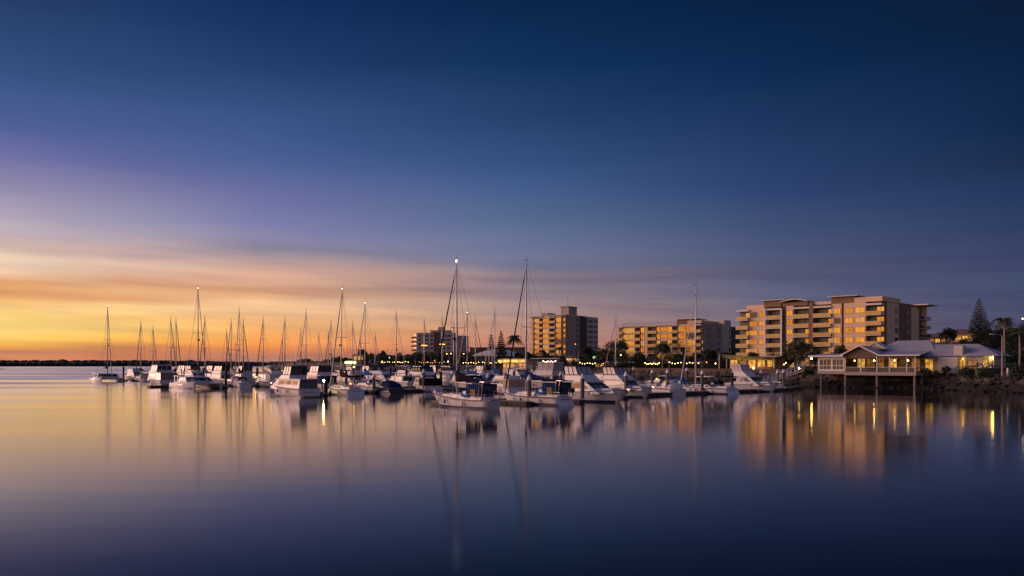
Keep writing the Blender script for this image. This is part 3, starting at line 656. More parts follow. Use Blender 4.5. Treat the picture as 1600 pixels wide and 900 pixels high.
    if 'a' in extras:     # stern arch with a panel and a wind generator
        mb=MB(); xa=-L*.46
        for dx in (0,.6): mb.tube([(xa+dx,B*.36,zd),(xa+dx-.2,B*.34,zd+1.9),(xa+dx-.2,-B*.34,zd+1.9),(xa+dx,-B*.36,zd)],.03,5)
        mb.box(xa-.3,xa+.6,-B*.3,B*.3,zd+1.93,zd+1.97); mb.build('stern_arch',M['steel'],R)
    mast_rig(R,L,hm,L*xmf,H,zd+.42,furl,light,radar,spread,rm,boom,cover,bl=bl,detail=detail,lean=lean,deck_lamp=deck_lamp)
    return R
def cruiser(label,loc,rz,L=12,B=4.2,fbb=2.0,fbs=1.25,hull='gelcoat',stripe='stripe_navy',fly=True,encl='clear_vinyl',top='canvas_black',aft=None,win='boat_glass',raked=1.0,cab=(-.26,.20),ch=1.45,fh=.85,eh=1.15,trim=None,name='motor_cruiser',cat='motor boat',group=None,detail=True,ports=True,lit=None,rail_h=.65,tender=False,arch_=False,antenna=True,tl=False,hardtop=None,sw=.88,bx=None,curtain=None,side=None):
    R=empty(name,(loc[0],loc[1],0),rz,label,cat,group)
    H=Hull(L,B,fbb,fbs,sw=sw,rake=L*.13,trk=-.05,flare=.22,xm=.4,p=2.2)
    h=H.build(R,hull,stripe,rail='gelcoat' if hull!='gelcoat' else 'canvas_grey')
    if trim: H.band(.10,.2,-L*.49,L*.42,trim,h)
    if detail and ports:
        mb=MB()
        for sg in (0,1):
            for xf in (.12,.24):
                r=min(H.rings,key=lambda q:abs(q[1][0]-L*xf)); a=r[0] if sg==0 else r[8]; c=r[1] if sg==0 else r[7]; e=.03*(1 if sg==0 else -1)
                y=a[1]*.55+c[1]*.45+e; z=a[2]*.55+c[2]*.45; x=a[0]
                mb.add([(x+.28*cos(2*pi*k/10),y+.012*(1 if sg==0 else -1)-(.28*cos(2*pi*k/10))*.12*(1 if sg==0 else -1),z+.11*sin(2*pi*k/10)) for k in range(10)],[tuple(range(10))])
        mb.build('porthole',M['boat_glass'],h)
    zc=fbs+ (fbb-fbs)*.25
    xb0,xb1=L*cab[0],L*cab[1]
    mb=MB(); q=mb.house(xb0,xb1+raked*1.2,xb0,xb1-raked*.35,B*.43,B*.38,zc-.25,zc+ch); c=mb.build('deckhouse',M['gelcoat'] if hull!='gelcoat_cream' else M['gelcoat_cream'],R)
    mb=MB()
    if side:
        sb=MB()
        for sd in ('port','stbd'): sb.panel(q[sd],*((.16,.92) if sd=='port' else (.08,.84)),.46,.90,.02)
        sb.build('side_window',M[side],c)
    else:
      for sd in ('port','stbd'):
        for a,b in ((.08,.28),(.32,.54),(.58,.84)) : mb.panel(q[sd],*((1-b,1-a) if sd=='port' else (a,b)),.48,.88,.02)
    for a,b in ((.06,.34),(.37,.63),(.66,.94)): mb.panel(q['front'],a,b,.50,.93,.02)
    mb.build('cabin_window',M[lit or win],c)
    if detail: 
        mb=MB()
        if curtain:
            for a,b in ((.02,.46),(.48,.98)): mb.panel(q['back'],a,b,.10,.95,.03)
            mb.build('cockpit_curtain',M[curtain],c)
        else:
            mb.panel(q['back'],.12,.48,.12,.88,.02); mb.panel(q['back'],.52,.88,.12,.88,.02); mb.build('saloon_door',M[win],c)
        mb=MB(); mb.house(xb1+raked*.9,L*.40,xb1+raked*1.0,L*.34,B*.28,B*.2,zc-.1,zc+.55); mb.build('trunk_cabin',M['gelcoat'],R)
    zt=zc+ch
    xc0,xc1=xb0,xb1
    if fly:
        MB().box(xb0-L*.16 if aft or hardtop else xb0-.4,xb1-raked*.2,-B*.44,B*.44,zt,zt+.11).build('bridge_deck',M['gelcoat'],R)
        if bx: xb0,xb1=L*bx[0],L*bx[1]+raked
        mb=MB(); q2=mb.house(xb0+.1,xb1-raked*.5,xb0-.05,xb1-raked*1.0-.3,B*.40,B*.37,zt+.113,zt+fh); f=mb.build('flybridge',M['gelcoat'],R)
        if encl:
            xa,xb=xb0-.05,xb1-raked*1.0-.3
            mb=MB(); q3=mb.house(xa+.05,xb-.05,xa-.25,xb-.65,B*.36,B*.34,zt+fh-.05,zt+fh+eh); e=mb.build('bridge_clears',M[encl],f)
            mb=MB()
            for sd in q3:
                A_,B_,C_,D_=q3[sd]
                for t in (0,.33,.66,1): mb.tube([A_*(1-t)+B_*t,D_*(1-t)+C_*t],.07,4)
                mb.tube([A_,B_],.09,4)
            mb.build('clears_frame',M[top],e)
            mb=MB(); mb.house(xa-.4,xb-.5,xa-.3,xb-.7,B*.385,B*.35,zt+fh+eh,zt+fh+eh+.2); mb.build('bridge_canopy',M[top],f)
        else:
            mb=MB(); mb.tube([(xb0+.1,B*.37,zt+fh),(xb0+.1,B*.37,zt+fh+.7),(xb0+.1,-B*.37,zt+fh+.7),(xb0+.1,-B*.37,zt+fh)],.03,4); mb.build('radar_arch',M['steel'],f)
            MB().panel(q2['front'],.05,.95,.98,1.35,.03).build('bridge_screen',M['clear_dark'],f)
            if hardtop:
                MB().hx(xb0-.3,xb1-raked-.4,xb0-.2,xb1-raked-.6,B*.4,B*.37,zt+fh+1.05,zt+fh+1.18).build('hardtop',M[hardtop],f)
                mb=MB()
                for sg in (1,-1):
                    for xx in (xb0+.1,xb1-raked-.8): mb.tube([(xx,sg*B*.34,zt+fh-.1),(xx,sg*B*.34,zt+fh+1.06)],.035,4)
                mb.build('hardtop_post',M['steel'],f)
    else:
        MB().hx(xb0-.5,xb1-raked*.3,xb0-.4,xb1-raked*.5,B*.41,B*.37,zt,zt+.14).build('cabin_roof',M['gelcoat'],R)
    if aft:
        mb=MB(); q4=mb.house(-L*.485,xb0-.02,-L*.47,xb0-.02,B*.42,B*.40,fbs-.08,zt-.003); a=mb.build('cockpit_enclosure',M[aft],R)
        mb=MB()
        for sd in ('back','port','stbd'):
            A_,B_,C_,D_=q4[sd]
            for t in (0,.5,1): mb.tube([A_*(1-t)+B_*t,D_*(1-t)+C_*t],.04,4)
        mb.build('enclosure_frame',M['canvas_black'],a)
    elif detail and not curtain:
        mb=MB(); mb.box(-L*.47,xb0,-B*.32,B*.32,fbs-.1,fbs+.09); mb.build('cockpit_sole',M['teak'],R)
        mb=MB(); mb.box(-L*.49,-L*.47,-B*.4,B*.4,fbs-.1,fbs+.35); mb.box(-L*.49,xb0,B*.36,B*.42,fbs-.1,fbs+.35); mb.box(-L*.49,xb0,-B*.42,-B*.36,fbs-.1,fbs+.35); mb.build('cockpit_bulwark',M['gelcoat'],R)
    if detail:
        rails(H,L*.02,L*.465,R,rail_h,'bow_rail',1.3)
        MB().box(L*.49,L*.53,-.12,.12,fbb-.02,fbb+.12).build('anchor_roller',M['steel'],R)
        if tl: squiggle(R,-L/2-.06,-B*.26,B*.26,fbs*.6,int(L*9))
        b,z=H.sheer(-L*.2); fender(R,-L*.2,b+.1,z-.5); fender(R,L*.05,H.sheer(L*.05)[0]+.1,H.sheer(L*.05)[1]-.6,'fender_blue')
        MB().box(-L*.55,-L*.497,-B*.4,B*.4,.12,.22).build('swim_platform',M['teak'],R)
    if antenna:
        mb=MB(); zt2=zt+(fh if fly else 0)+(eh if fly and encl else .1)
        mb.tube([(xb0+.4,B*.2,zt2),(xb0+.1,B*.2,zt2+2.2)],.02,4); mb.tube([(xb0+.6,-B*.25,zt2),(xb0+.3,-B*.25,zt2+1.7)],.02,4); mb.build('antenna',M['steel'],R)
    if arch_:
        mb=MB(); xa=xb0+.2
        mb.loft([[(xa+dx+o_,y,z) for dx,o_ in ((-.25,0),(.35,0))] for y,z,o_ in ((B*.44,fbs,.0),(B*.42,zt+.5,-.6),(-B*.42,zt+.5,-.6),(-B*.44,fbs,0))],closed=False,c0=False,c1=False)
        o2=mb.build('targa_arch',M['gelcoat'],R)
    return R
def sportboat(label,loc,rz,L=9,B=3.1,hull='gelcoat',stripe='stripe_navy',canopy=None,screen=True,arch_=True,outboard=False,detail=True,name='sports_cruiser',group=None,bimini=None):
    R=empty(name,(loc[0],loc[1],0),rz,label,'motor boat',group)
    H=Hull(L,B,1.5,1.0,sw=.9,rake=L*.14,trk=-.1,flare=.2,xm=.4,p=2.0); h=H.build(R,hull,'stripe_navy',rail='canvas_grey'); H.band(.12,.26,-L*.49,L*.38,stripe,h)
    mb=MB(); secs=[]
    for t,w,z in ((-.12,.40,.48),(.05,.38,.5),(.2,.28,.36),(.36,.12,.08)):
        b,zz_=H.sheer(L*t); secs.append([(L*t,-B*w,zz_-.05),(L*t,-B*w*.8,zz_+z),(L*t,B*w*.8,zz_+z),(L*t,B*w,zz_-.05)])
    mb.loft(secs); c=mb.build('cabin_top',M['gelcoat'],R)
    mb=MB()
    for sg in (1,-1): mb.add([(-L*.05,sg*(B*.385),1.28),(L*.18,sg*(B*.30),1.38),(L*.17,sg*(B*.275),1.52),(-L*.05,sg*(B*.355),1.5)],[(0,1,2,3)])
    mb.build('cabin_window',M['boat_glass'],c)
    if screen:
        mb=MB(); mb.loft([[(-L*.16,-B*.41,1.35),(L*.05,-B*.33,1.5),(L*.09,0,1.55),(L*.05,B*.33,1.5),(-L*.16,B*.41,1.35)],[(-L*.18,-B*.37,1.95),(-L*.03,-B*.3,2.1),(0,0,2.15),(-L*.03,B*.3,2.1),(-L*.18,B*.37,1.95)]],closed=False,c0=False,c1=False); mb.build('windscreen',M['boat_glass'],R)
    MB().box(-L*.46,-L*.13,-B*.34,B*.34,.95,1.12).build('cockpit_sole',M['teak'],R)
    if arch_:
        mb=MB(); mb.loft([[(-L*.16,s*B*.43,1.2),(-L*.30,s*B*.43,1.15),(-L*.40,s*B*.38,2.4),(-L*.34,s*B*.38,2.45)] for s in (1,.93)]); mb.loft([[(-L*.16,s*B*.43,1.2),(-L*.30,s*B*.43,1.15),(-L*.40,s*B*.38,2.4),(-L*.34,s*B*.38,2.45)] for s in (-1,-.93)]); mb.box(-L*.40,-L*.34,-B*.38,B*.38,2.38,2.48); mb.build('radar_arch',M['gelcoat'],R)
    if canopy:
        MB().arch([-L*.47,-L*.42,-L*.2,-L*.02],[B*.36,B*.42,B*.41,B*.34],[1.0,1.05,1.1,1.4],[.3,.9,1.25,.3],8,True,True).build('cockpit_cover',M[canopy],R,True)
    if bimini:
        b=MB(); b.arch([-L*.42,-L*.25,-L*.08],[B*.38]*3,[2.5,2.6,2.5],[.15,.2,.15],6); b=b.build('bimini',M[bimini],R,True)
        mb=MB()
        for sg in (1,-1):
            for xx in (-.4,-.1): mb.tube([(-L*.25,sg*B*.38,1.1),(L*xx,sg*B*.38,2.55)],.03,4)
        mb.build('bimini_frame',M['steel'],b)
    if outboard:
        mb=MB(); mb.house(-L*.55,-L*.49,-L*.545,-L*.5,.26,.2,.75,1.45); mb.box(-L*.53,-L*.51,-.1,.1,-.2,.8); mb.build('outboard_motor',M['rubber'],R)
    if detail: rails(H,-L*.02,L*.45,R,.5,'bow_rail',1.1,1)
    return R
def catamaran(label,loc,rz,L=11.5,B=6.6,hm=20,light=True,cover='canvas_black',name='sailing_catamaran',dinghy=None,hull='gelcoat',lean=0.0):
    R=empty(name,(loc[0],loc[1],0),rz,label,'catamaran')
    for sg in (1,-1):
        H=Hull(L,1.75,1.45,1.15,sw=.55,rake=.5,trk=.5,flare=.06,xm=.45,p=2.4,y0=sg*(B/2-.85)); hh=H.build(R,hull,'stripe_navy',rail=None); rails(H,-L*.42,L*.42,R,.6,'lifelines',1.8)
        MB().box(-L*.05,L*.15,sg*(B/2+.0)-.02,sg*(B/2)+.03,.72,.95).build('hull_window',M['boat_glass'],hh)
    MB().box(-L*.45,L*.14,-B/2+1.2,B/2-1.2,.75,1.35).build('bridge_deck',M[hull],R)
    mb=MB(); mb.box(L*.42,L*.445,-B/2+.9,B/2-.9,.95,1.15); mb.build('crossbeam',M['alloy'],R); MB().box(L*.14,L*.42,-B/2+1.3,B/2-1.3,1.02,1.05).build('trampoline',M['canvas_grey'],R)
    mb=MB(); q=mb.house(-L*.20,L*.17,-L*.20,L*.02,B*.41,B*.33,1.3,2.45); c=mb.build('saloon',M[hull],R)
    mb=MB()
    for a,b in ((.03,.25),(.27,.49),(.51,.73),(.75,.97)): mb.panel(q['front'],a,b,.25,.85,.02)
    for sd in ('port','stbd'): mb.panel(q[sd],.1,.9,.3,.8,.02)
    mb.panel(q['back'],.1,.9,.15,.85,.02); mb.build('cabin_window',M['boat_glass'],c)
    MB().hx(-L*.44,-L*.17,-L*.43,-L*.15,B*.36,B*.35,2.55,2.68).build('cockpit_hardtop',M[hull],R)
    mb=MB()
    for sg in (1,-1):
        for xx in (-.42,-.3): mb.tube([(L*xx,sg*B*.33,1.3),(L*xx,sg*B*.33,2.56)],.04,5)
    mb.build('hardtop_post',M['steel'],R)
    Hc=Hull(L,B,1.45,1.15); 
    class HH:
        def __init__(s): s.L=L*.86
        def sheer(s,x): return (B*.46,1.2)
    mast_rig(R,L,hm,L*.06,HH(),2.4,'canvas_white',light,'dark',1,.14,True,cover,.8,.42,lean=lean)
    if dinghy:
        mb=MB(); mb.tube([(-L*.47,-1.3,1.5),(-L*.47,1.1,1.5)],[.3,.3],8); mb.tube([(-L*.47,-1.3,1.95),(-L*.47,1.1,1.95)],[.25,.25],8); mb.build('dinghy_tube',M[dinghy],R,True)
    return R
# ------------------------------------------------------------------ the moored boats
GS='yachts moored in the marina'; GM='motor boats moored in the marina'
# front rank
catamaran('white catamaran moored at the far left end of the marina, bows towards the open water',W(167,231),TOWARD+.03,10.5,7.4,22,True,'canvas_navy')
catamaran('larger white catamaran with a dark dinghy, second catamaran from the left',W(307,170),TOWARD+.10,11.5,7.6,21.2,True,'canvas_black',dinghy='canvas_blue',lean=.0)
cruiser('small white motor cruiser with dark windows right of the leftmost catamaran',W(212,262),TOWARD+.2,8.5,4.2,1.7,1.1,fly=True,encl=None,hardtop='canvas_grey',detail=True,group=GM,raked=.7)
cruiser('white cruiser with enclosed upper bridge and dark aft cockpit left of the second catamaran',W(250,203),AWAY+.05,12,5.0,1.67,1.20,fly=True,encl='clear_dark',top='canvas_white',ch=1.7,aft='clear_dark',raked=.3,group=GM,fh=.6,eh=1.2,cab=(-.22,.18))
sailboat('small grey white sloop with a drooping dark sail cover beside the second catamaran',W(375,180),AWAY-.15,9.5,3.2,17.5,cover='canvas_black',dodger='canvas_navy',group=GS,overhang=False,radar='dark',bimini=None)
cruiser('cream flybridge cruiser with a grey rear cockpit enclosure and cabin windows reflecting amber',W(454,126),AWAY+.06,11.6,3.9,2.0,1.3,hull='gelcoat',fly=True,encl='clear_dark',top='canvas_grey',curtain='canvas_grey',raked=1.0,win='lit_room_dim',ch=1.25,fh=.75,eh=1.25,trim='teak',tl=True,group=GM,cab=(-.46,.17),bx=(-.20,.04),sw=.9)  # its cabin windows glow to stand in for a warm reflection
sailboat('white sloop with a black sail cover and an orange lantern in its cockpit',W(536,133),AWAY-.12,11.5,3.7,17.6,cover='canvas_black',dodger=None,bimini='canvas_black',light=True,radar='dark',group=GS,overhang=False,extras='l',rail='canvas_grey',lean=.55,trk=.7)
sportboat('dark navy hulled launch under a black humped cover beside a capped pile',W(602,139),AWAY-.1,8.5,3.0,hull='navy_hull',canopy='canvas_navy',arch_=False,group=GM)
sailboat('white sloop with a bright blue sail cover and stack pack left of the navy launch',W(574,150),AWAY,10.5,3.4,16.6,cover='canvas_blue',dodger='canvas_teal',light=True,group=GS)
cruiser('low white cruiser with tan cabin and black cockpit cover, left of the big sloop',W(664,153),TOWARD+pi-.35,11,3.7,1.5,1.1,fly=False,win='boat_glass',aft='canvas_black',raked=.8,cab=(-.12,.18),ch=1.25,group=GM,antenna=False)
sailboat('cream white sloop nearest the front, with blue spray hood, black sail cover and masthead light',W(720,94),AWAY-.03,12.0,3.6,17.2,hull='gelcoat',bl=.47,cover='canvas_black',dodger='canvas_blue',bimini='canvas_navy',furl='canvas_black',light='bright',radar='dark',group=GS,stripe='stripe_navy',extras='gac',xmf=.06,rm=.12,trk=-.35,lean=-.15,fbb=1.75,bow_rake=2.3,sw=.52)
sailboat('white sloop with navy sail cover, blue spray hood and scoop stern behind the front pile',W(836,101.5),AWAY+.02,11.6,3.8,18.2,bl=.44,cover='canvas_navy',dodger='canvas_blue',bimini='canvas_black',furl='canvas_black',group=GS,overhang=False,extras='gaoc',rail='canvas_grey',xmf=.14,rm=.12,trk=.9)
cruiser('largest white flybridge cruiser in front, with clear screens under a black canopy top',W(922,109),TOWARD,13.4,4.4,1.75,1.2,fly=True,encl='clear_vinyl',top='canvas_black',aft=None,raked=1.7,ch=1.3,fh=1.0,eh=1.15,group=GM,cab=(-.24,.10),side='canvas_tan')
cruiser('white flybridge cruiser moored just behind the largest one, its bow showing past it',W(974,124),TOWARD,11.5,4.1,1.6,1.1,fly=True,encl='clear_vinyl',top='canvas_black',raked=1.2,group=GM,cab=(-.24,.12),fh=.8,side='clear_dark')
sportboat('white sports cruiser with a raked radar arch behind the single dark capped pile',W(1036,135),AWAY-.45,10.5,3.3,canopy='canvas_white',arch_=True,group=GM)
sailboat('long white sloop with its bare mast rising before the long low apartment block',W(1104,139),AWAY-.12,12.5,3.9,18.7,cover=None,dodger='canvas_navy',bimini='canvas_black',furl='canvas_white',group=GS,overhang=False,rail='canvas_grey',xmf=.20,trk=.8,rm=.15)
cruiser('white flybridge cruiser nearest the gangway with a cream upper screen, bow right',W(1172,150),TOWARD,12.0,4.2,1.75,1.2,fly=True,encl='clear_vinyl',top='canvas_white',raked=1.5,ch=1.4,fh=1.0,eh=1.15,group=GM,cab=(-.24,.10))
sportboat('small grey tender lying under the gangway beside the last piles',W(1209,160),TOWARD,5,1.9,hull='gelcoat_grey',arch_=False,screen=False,outboard=True,detail=False,group=GM)
# second rank
cruiser('white flybridge boat with a tall dark screened bridge behind the grey sloop',W(346,208),AWAY+.1,11,4.3,1.58,1.10,fly=True,encl='clear_dark',top='canvas_black',raked=.5,group=GM)
cruiser('white motor boat with a blue edged canopy left of the cream flybridge cruiser',W(418,182),AWAY,9.5,3.7,1.7,1.1,fly=False,aft='canvas_white',raked=.6,ch=1.7,group=GM,trim='canvas_navy')
cruiser('white cruiser with a blue rear curtain between the cream cruiser and the lantern sloop',W(497,168),AWAY,10,4.1,1.7,1.1,fly=True,encl='clear_dark',top='canvas_grey',aft='canvas_navy',raked=.5,group=GM,win='lit_room_dim')
cruiser('white cruiser with a black windscreen behind the lantern sloop',W(545,186),AWAY+.1,10.5,4.0,1.58,1.10,fly=True,encl=None,hardtop='canvas_black',raked=.9,group=GM)
cruiser('white hardtop cruiser behind the navy launch and its pile',W(597,196),TOWARD+.2,11,4.2,1.58,1.10,fly=True,encl=None,hardtop='canvas_navy',raked=.9,group=GM)
cruiser('plain white cruiser with low sides right of the hardtop cruiser, behind two bare piles',W(627,178),AWAY,10,3.8,1.7,1.1,fly=False,raked=.9,group=GM,ch=1.2)
cruiser('white flybridge cruiser under a long black hardtop in front of the farthest apartment block',W(664,177),TOWARD-.2,12.5,4.4,1.76,1.20,fly=True,encl='clear_dark',top='canvas_black',raked=.9,group=GM,fh=.7,eh=.9)
cruiser('white cruiser with a navy canopy just behind the mast of the large sloop',W(724,172),AWAY,9.5,3.7,1.7,1.1,fly=False,aft='canvas_navy',raked=.8,group=GM)
cruiser('pale sedan cruiser with tan cockpit clears behind the bimini of the large sloop',W(790,138),TOWARD+pi-.3,10.5,4.0,1.7,1.2,fly=True,encl=None,raked=.9,aft='canvas_tan',group=GM,ch=1.2,fh=.6)
cruiser('white cruiser with rounded grey bridge clears between the navy covered sloop and the largest cruiser',W(848,163),AWAY+.2,13,5.0,1.85,1.29,fly=True,encl='clear_vinyl',top='canvas_white',aft=None,raked=1.2,fh=1.0,eh=1.5,group=GM,cab=(-.28,.16))
sportboat('open white fishing boat with a light hardtop frame between two capped piles',W(1028,172),AWAY,8,2.8,arch_=False,bimini='canvas_white',outboard=True,group=GM)
sportboat('low white runabout behind the enclosed cruiser bow, with an upright outboard',W(996,176),AWAY+.3,7.5,2.7,arch_=False,outboard=True,group=GM)
sportboat('white half cabin boat with a pale blue raised cover right of the light hardtop boat',W(1051,168),AWAY-.2,8,2.9,canopy='canvas_blue',arch_=False,group=GM)
cruiser('small white cruiser with a blue cover beside the second mast behind the large sloop',W(747,186),AWAY,9,3.5,1.6,1.1,fly=False,aft='canvas_blue',raked=.7,group=GM)
cruiser('white cruiser with an open flybridge under the tall white mast near the lit canopy',W(811,190),TOWARD,10.5,4.0,1.58,1.10,fly=True,encl=None,hardtop='canvas_white',raked=.9,group=GM)
# far rank of motor boats: little more than white cabins between the masts
fr=[(288,232,'between the two catamarans'),(392,246,'behind the grey sloop'),(432,243,'far behind the cream cruiser'),(463,252,'far behind the cream cruiser bridge'),(520,236,'behind the lantern sloop mast'),(566,243,'under the green white dock light'),(588,262,'below the lit house with the round tree'),(612,248,'in front of the string of shore lights'),(642,258,'left of the far white block'),(686,230,'behind the long black hardtop'),(704,262,'under the mast of the large sloop'),(733,238,'right of the large sloop mast'),(756,256,'before the string of yellow lights'),(776,236,'below the pale fabric roof'),(800,258,'before the lit yellow canopy'),(708,205,'beside the green covered post'),(765,206,'behind the sedan cruiser'),(833,232,'behind the rounded bridge clears'),(575,222,'behind the blue covered sloop'),(478,214,'behind the blue rear curtain cruiser')]
fr+=[(362,232,'behind the dark screened bridge boat'),(380,212,'just above the drooping sail cover of the grey sloop'),(408,222,'behind the blue edged motor boat'),(430,206,'between the blue edged boat and the cream cruiser bow'),(304,226,'above the deck of the second catamaran'),(472,196,'beside the blue rear curtain cruiser bow'),(534,214,'between the lantern sloop mast and its boom end'),(556,206,'behind the black windscreen cruiser'),(606,226,'right of the white hardtop cruiser'),(632,216,'behind the two bare piles'),(652,206,'left of the long black hardtop'),(694,184,'right of the long black hardtop'),(716,218,'behind the navy canopy cruiser'),(752,224,'behind the blue covered small cruiser'),(788,216,'behind the open flybridge cruiser'),(820,214,'right of the open flybridge cruiser'),(868,212,'left of the largest cruiser canopy'),(940,196,'between the two clear screened flybridges'),(448,228,'above the cream cruiser stern'),(332,246,'right of the second catamaran')]
kinds=['white flybridge motor boat','white cabin motor boat','white open backed motor boat']
for i,(px,D,where) in enumerate(fr):
    r=random.Random(i*13+1); k=i%3
    cruiser('distant '+kinds[k]+' '+where,W(px,D),(AWAY if r.random()<.55 else TOWARD)+r.uniform(-.1,.1),r.uniform(9.5,12.5),4.0,1.67,1.10,fly=(k!=1),encl=('clear_dark','clear_vinyl',None)[i%3],hardtop='canvas_white' if i%3==2 else None,top=r.choice(['canvas_black','canvas_navy','canvas_white','canvas_grey']),aft=r.choice([None,'canvas_navy','canvas_white']),raked=r.uniform(.5,1.1),detail=False,group=GM)
# rear rank of yachts: mast column, masthead row, depth, what picks it out
rm_=[(220,502,238,'first bare mast right of the leftmost catamaran'),(239,511,245,'short mast left of the enclosed bridge cruiser','f'),(267,497,236,'left one of two close masts behind the enclosed bridge cruiser'),(275,499,228,'right one of two close masts behind the enclosed bridge cruiser','f'),(320,496,190,'mast just right of the second catamaran mast','f'),(354,516,250,'shorter mast above the dark screened bridge','f'),(361,501,193,'mast left of the grey sloop'),(380,500,196,'mast just right of the grey sloop','s'),(411,498,192,'lone mast between grey sloop and cream cruiser','fs'),(441,526,262,'short mast left of a taller close one'),(445,497,197,'taller of two close masts behind the cream cruiser','fs'),(470,515,268,'mast just left of the tallest behind the cream cruiser','f'),(478,487,203,'tallest mast behind the cream cruiser','f'),(498,521,272,'slim mast above the blue rear curtain','f'),(513,520,278,'thin mast just left of the lantern sloop'),(517,503,210,'mast close behind the lantern sloop'),(551,505,214,'mast between the lantern sloop and the blue covered sloop','f'),(563,530,284,'shortest mast in front of the round tree'),(586,521,280,'slim mast just right of the blue covered sloop'),(619,487,216,'tall mast alone against the dark trees','f'),(663,500,222,'mast with an amber lamp before the far white block','d'),(691,497,227,'mast with an amber lamp right of the first such one','d'),(709,507,204,'mast just left of the large sloop'),(730,489,168,'lit mast right of the large sloop','lf'),(743,497,206,'plain mast right of the lit one','f'),(764,526,320,'left one of a far pair before the small pine'),(769,525,326,'right one of a far pair before the small pine'),(773,485,172,'mast just left of the tall pine','f'),(962,497,190,'lone mast left of the long low apartment block','f')]
for i,a in enumerate(rm_):
    px,yt,D,wh=a[:4]; fl=a[4] if len(a)>4 else ''
    r=random.Random(i*7+3); hm=ZH(yt,D); L=max(9,min(13,hm*.66)); x,y=W(px,D)
    # put the mast (not the hull's middle) on the bearing
    rz=AWAY if r.random()<.5 else TOWARD
    x-=cos(rz)*L*.08; y-=sin(rz)*L*.08
    sailboat('distant white yacht, '+wh,(x,y),rz,L,L*.31,hm,cover=r.choice(['canvas_navy','canvas_black','canvas_blue','canvas_tan']),dodger=r.choice(['canvas_navy','canvas_grey','canvas_white',None]),furl=(r.choice(['canvas_black','canvas_white','canvas_tan']) if 'f' in fl else 'canvas_grey'),light='l' in fl,deck_lamp=.55 if 'd' in fl else False,group=GS,detail=False,rm=.10+D*.00022,hull=r.choice(['gelcoat','gelcoat','gelcoat_cream']),overhang=r.random()<.5,radar='dark' if r.random()<.3 else False,spread=2 if 's' in fl else 1)

# ------------------------------------------------------------------ pontoons and piles
def pontoon(label,p0,h,length,w,z=.5,group='floating pontoons of the marina'):
    R=empty('pontoon',(p0[0],p0[1],0),pi/2-h,label,'pontoon',group)
    MB().box(0,length,-w/2,w/2,z-.10,z).build('deck',M['pontoon_deck'],R)
    mb=MB(); n=max(1,int(length/3))
    for i in range(n): mb.box(length*i/n+.1,length*(i+1)/n-.1,-w/2+.08,w/2-.08,-.3,z-.1)
    mb.build('float',M['pontoon_side'],R)
    MB().box(0,length,-w/2-.06,-w/2,z-.22,z-.05).build('edge_timber',M['pontoon_side'],R); MB().box(0,length,w/2,w/2+.06,z-.22,z-.05).build('edge_timber',M['pontoon_side'],R)
    return R
HW=radians(48)
JP=[((-9.5,99),86,'front'),((-38,130),122,'second'),((-79,173),140,'third'),((-113,236),125,'rearmost')]
for (p,ln,nm) in JP:
    pontoon(nm+' main walkway pontoon running back towards the shore',p,HW,ln,2.2)
def finger(px,D,ln,label,h=AX): p=W(px,D); return pontoon(label,p,h,ln,1.1,.45)
fs=[(353,171,10,'finger pontoon right of the second catamaran'),(402,182,10,'finger pontoon beside the blue edged motor boat'),(499,127,11,'finger pontoon between the cream cruiser and the lantern sloop'),(585,139,11,'finger pontoon at the bow of the navy launch'),(662,148,11,'finger pontoon beside the low tan cabin cruiser'),(827,99,11,'finger pontoon at the front capped pile'),(910,104,12,'finger pontoon beside the largest flybridge cruiser'),(1043,129,11,'finger pontoon beside the sports cruiser'),(1097,135,11,'finger pontoon along the long white sloop'),(1189,146,11,'finger pontoon beside the cruiser nearest the gangway'),(197,240,10,'finger pontoon beside the leftmost catamaran'),(635,165,10,'finger pontoon behind the navy launch'),(978,118,11,'finger pontoon behind the largest cruiser')]
for f in fs: finger(*f)
p=W(1160,152); pontoon('landing pontoon at the foot of the gangway',W(1184,160),radians(60),12,3.0)
def pile(label,px,yt,D,cap=True,r=.27):
    x,y=W(px,D); R=empty('mooring_pile',(x,y,0),0,label,'mooring pile','mooring piles'); top=ZH(yt,D)-(.5 if cap else 0)
    MB().tube([(0,0,-1.5),(0,0,top)],r,12).build('post',M['pile_concrete' if cap else 'pile_dark'],R,True)
    if cap: 
        mb=MB(); mb.cone((0,0,top-.22),r*1.12,r*1.12,.24); mb.cone((0,0,top+.02),r*1.12,.03,.48); mb.build('cap',M['pile_cap'],R)
    mb=MB(); mb.box(-r-.14,r+.14,-r-.14,-r-.04,.38,.55); mb.box(-r-.14,r+.14,r+.04,r+.14,.38,.55); mb.box(-r-.14,-r-.04,-r-.04,r+.04,.38,.55); mb.box(r+.04,r+.14,-r-.04,r+.04,.38,.55); mb.build('pile_guide',M['steel'],R)
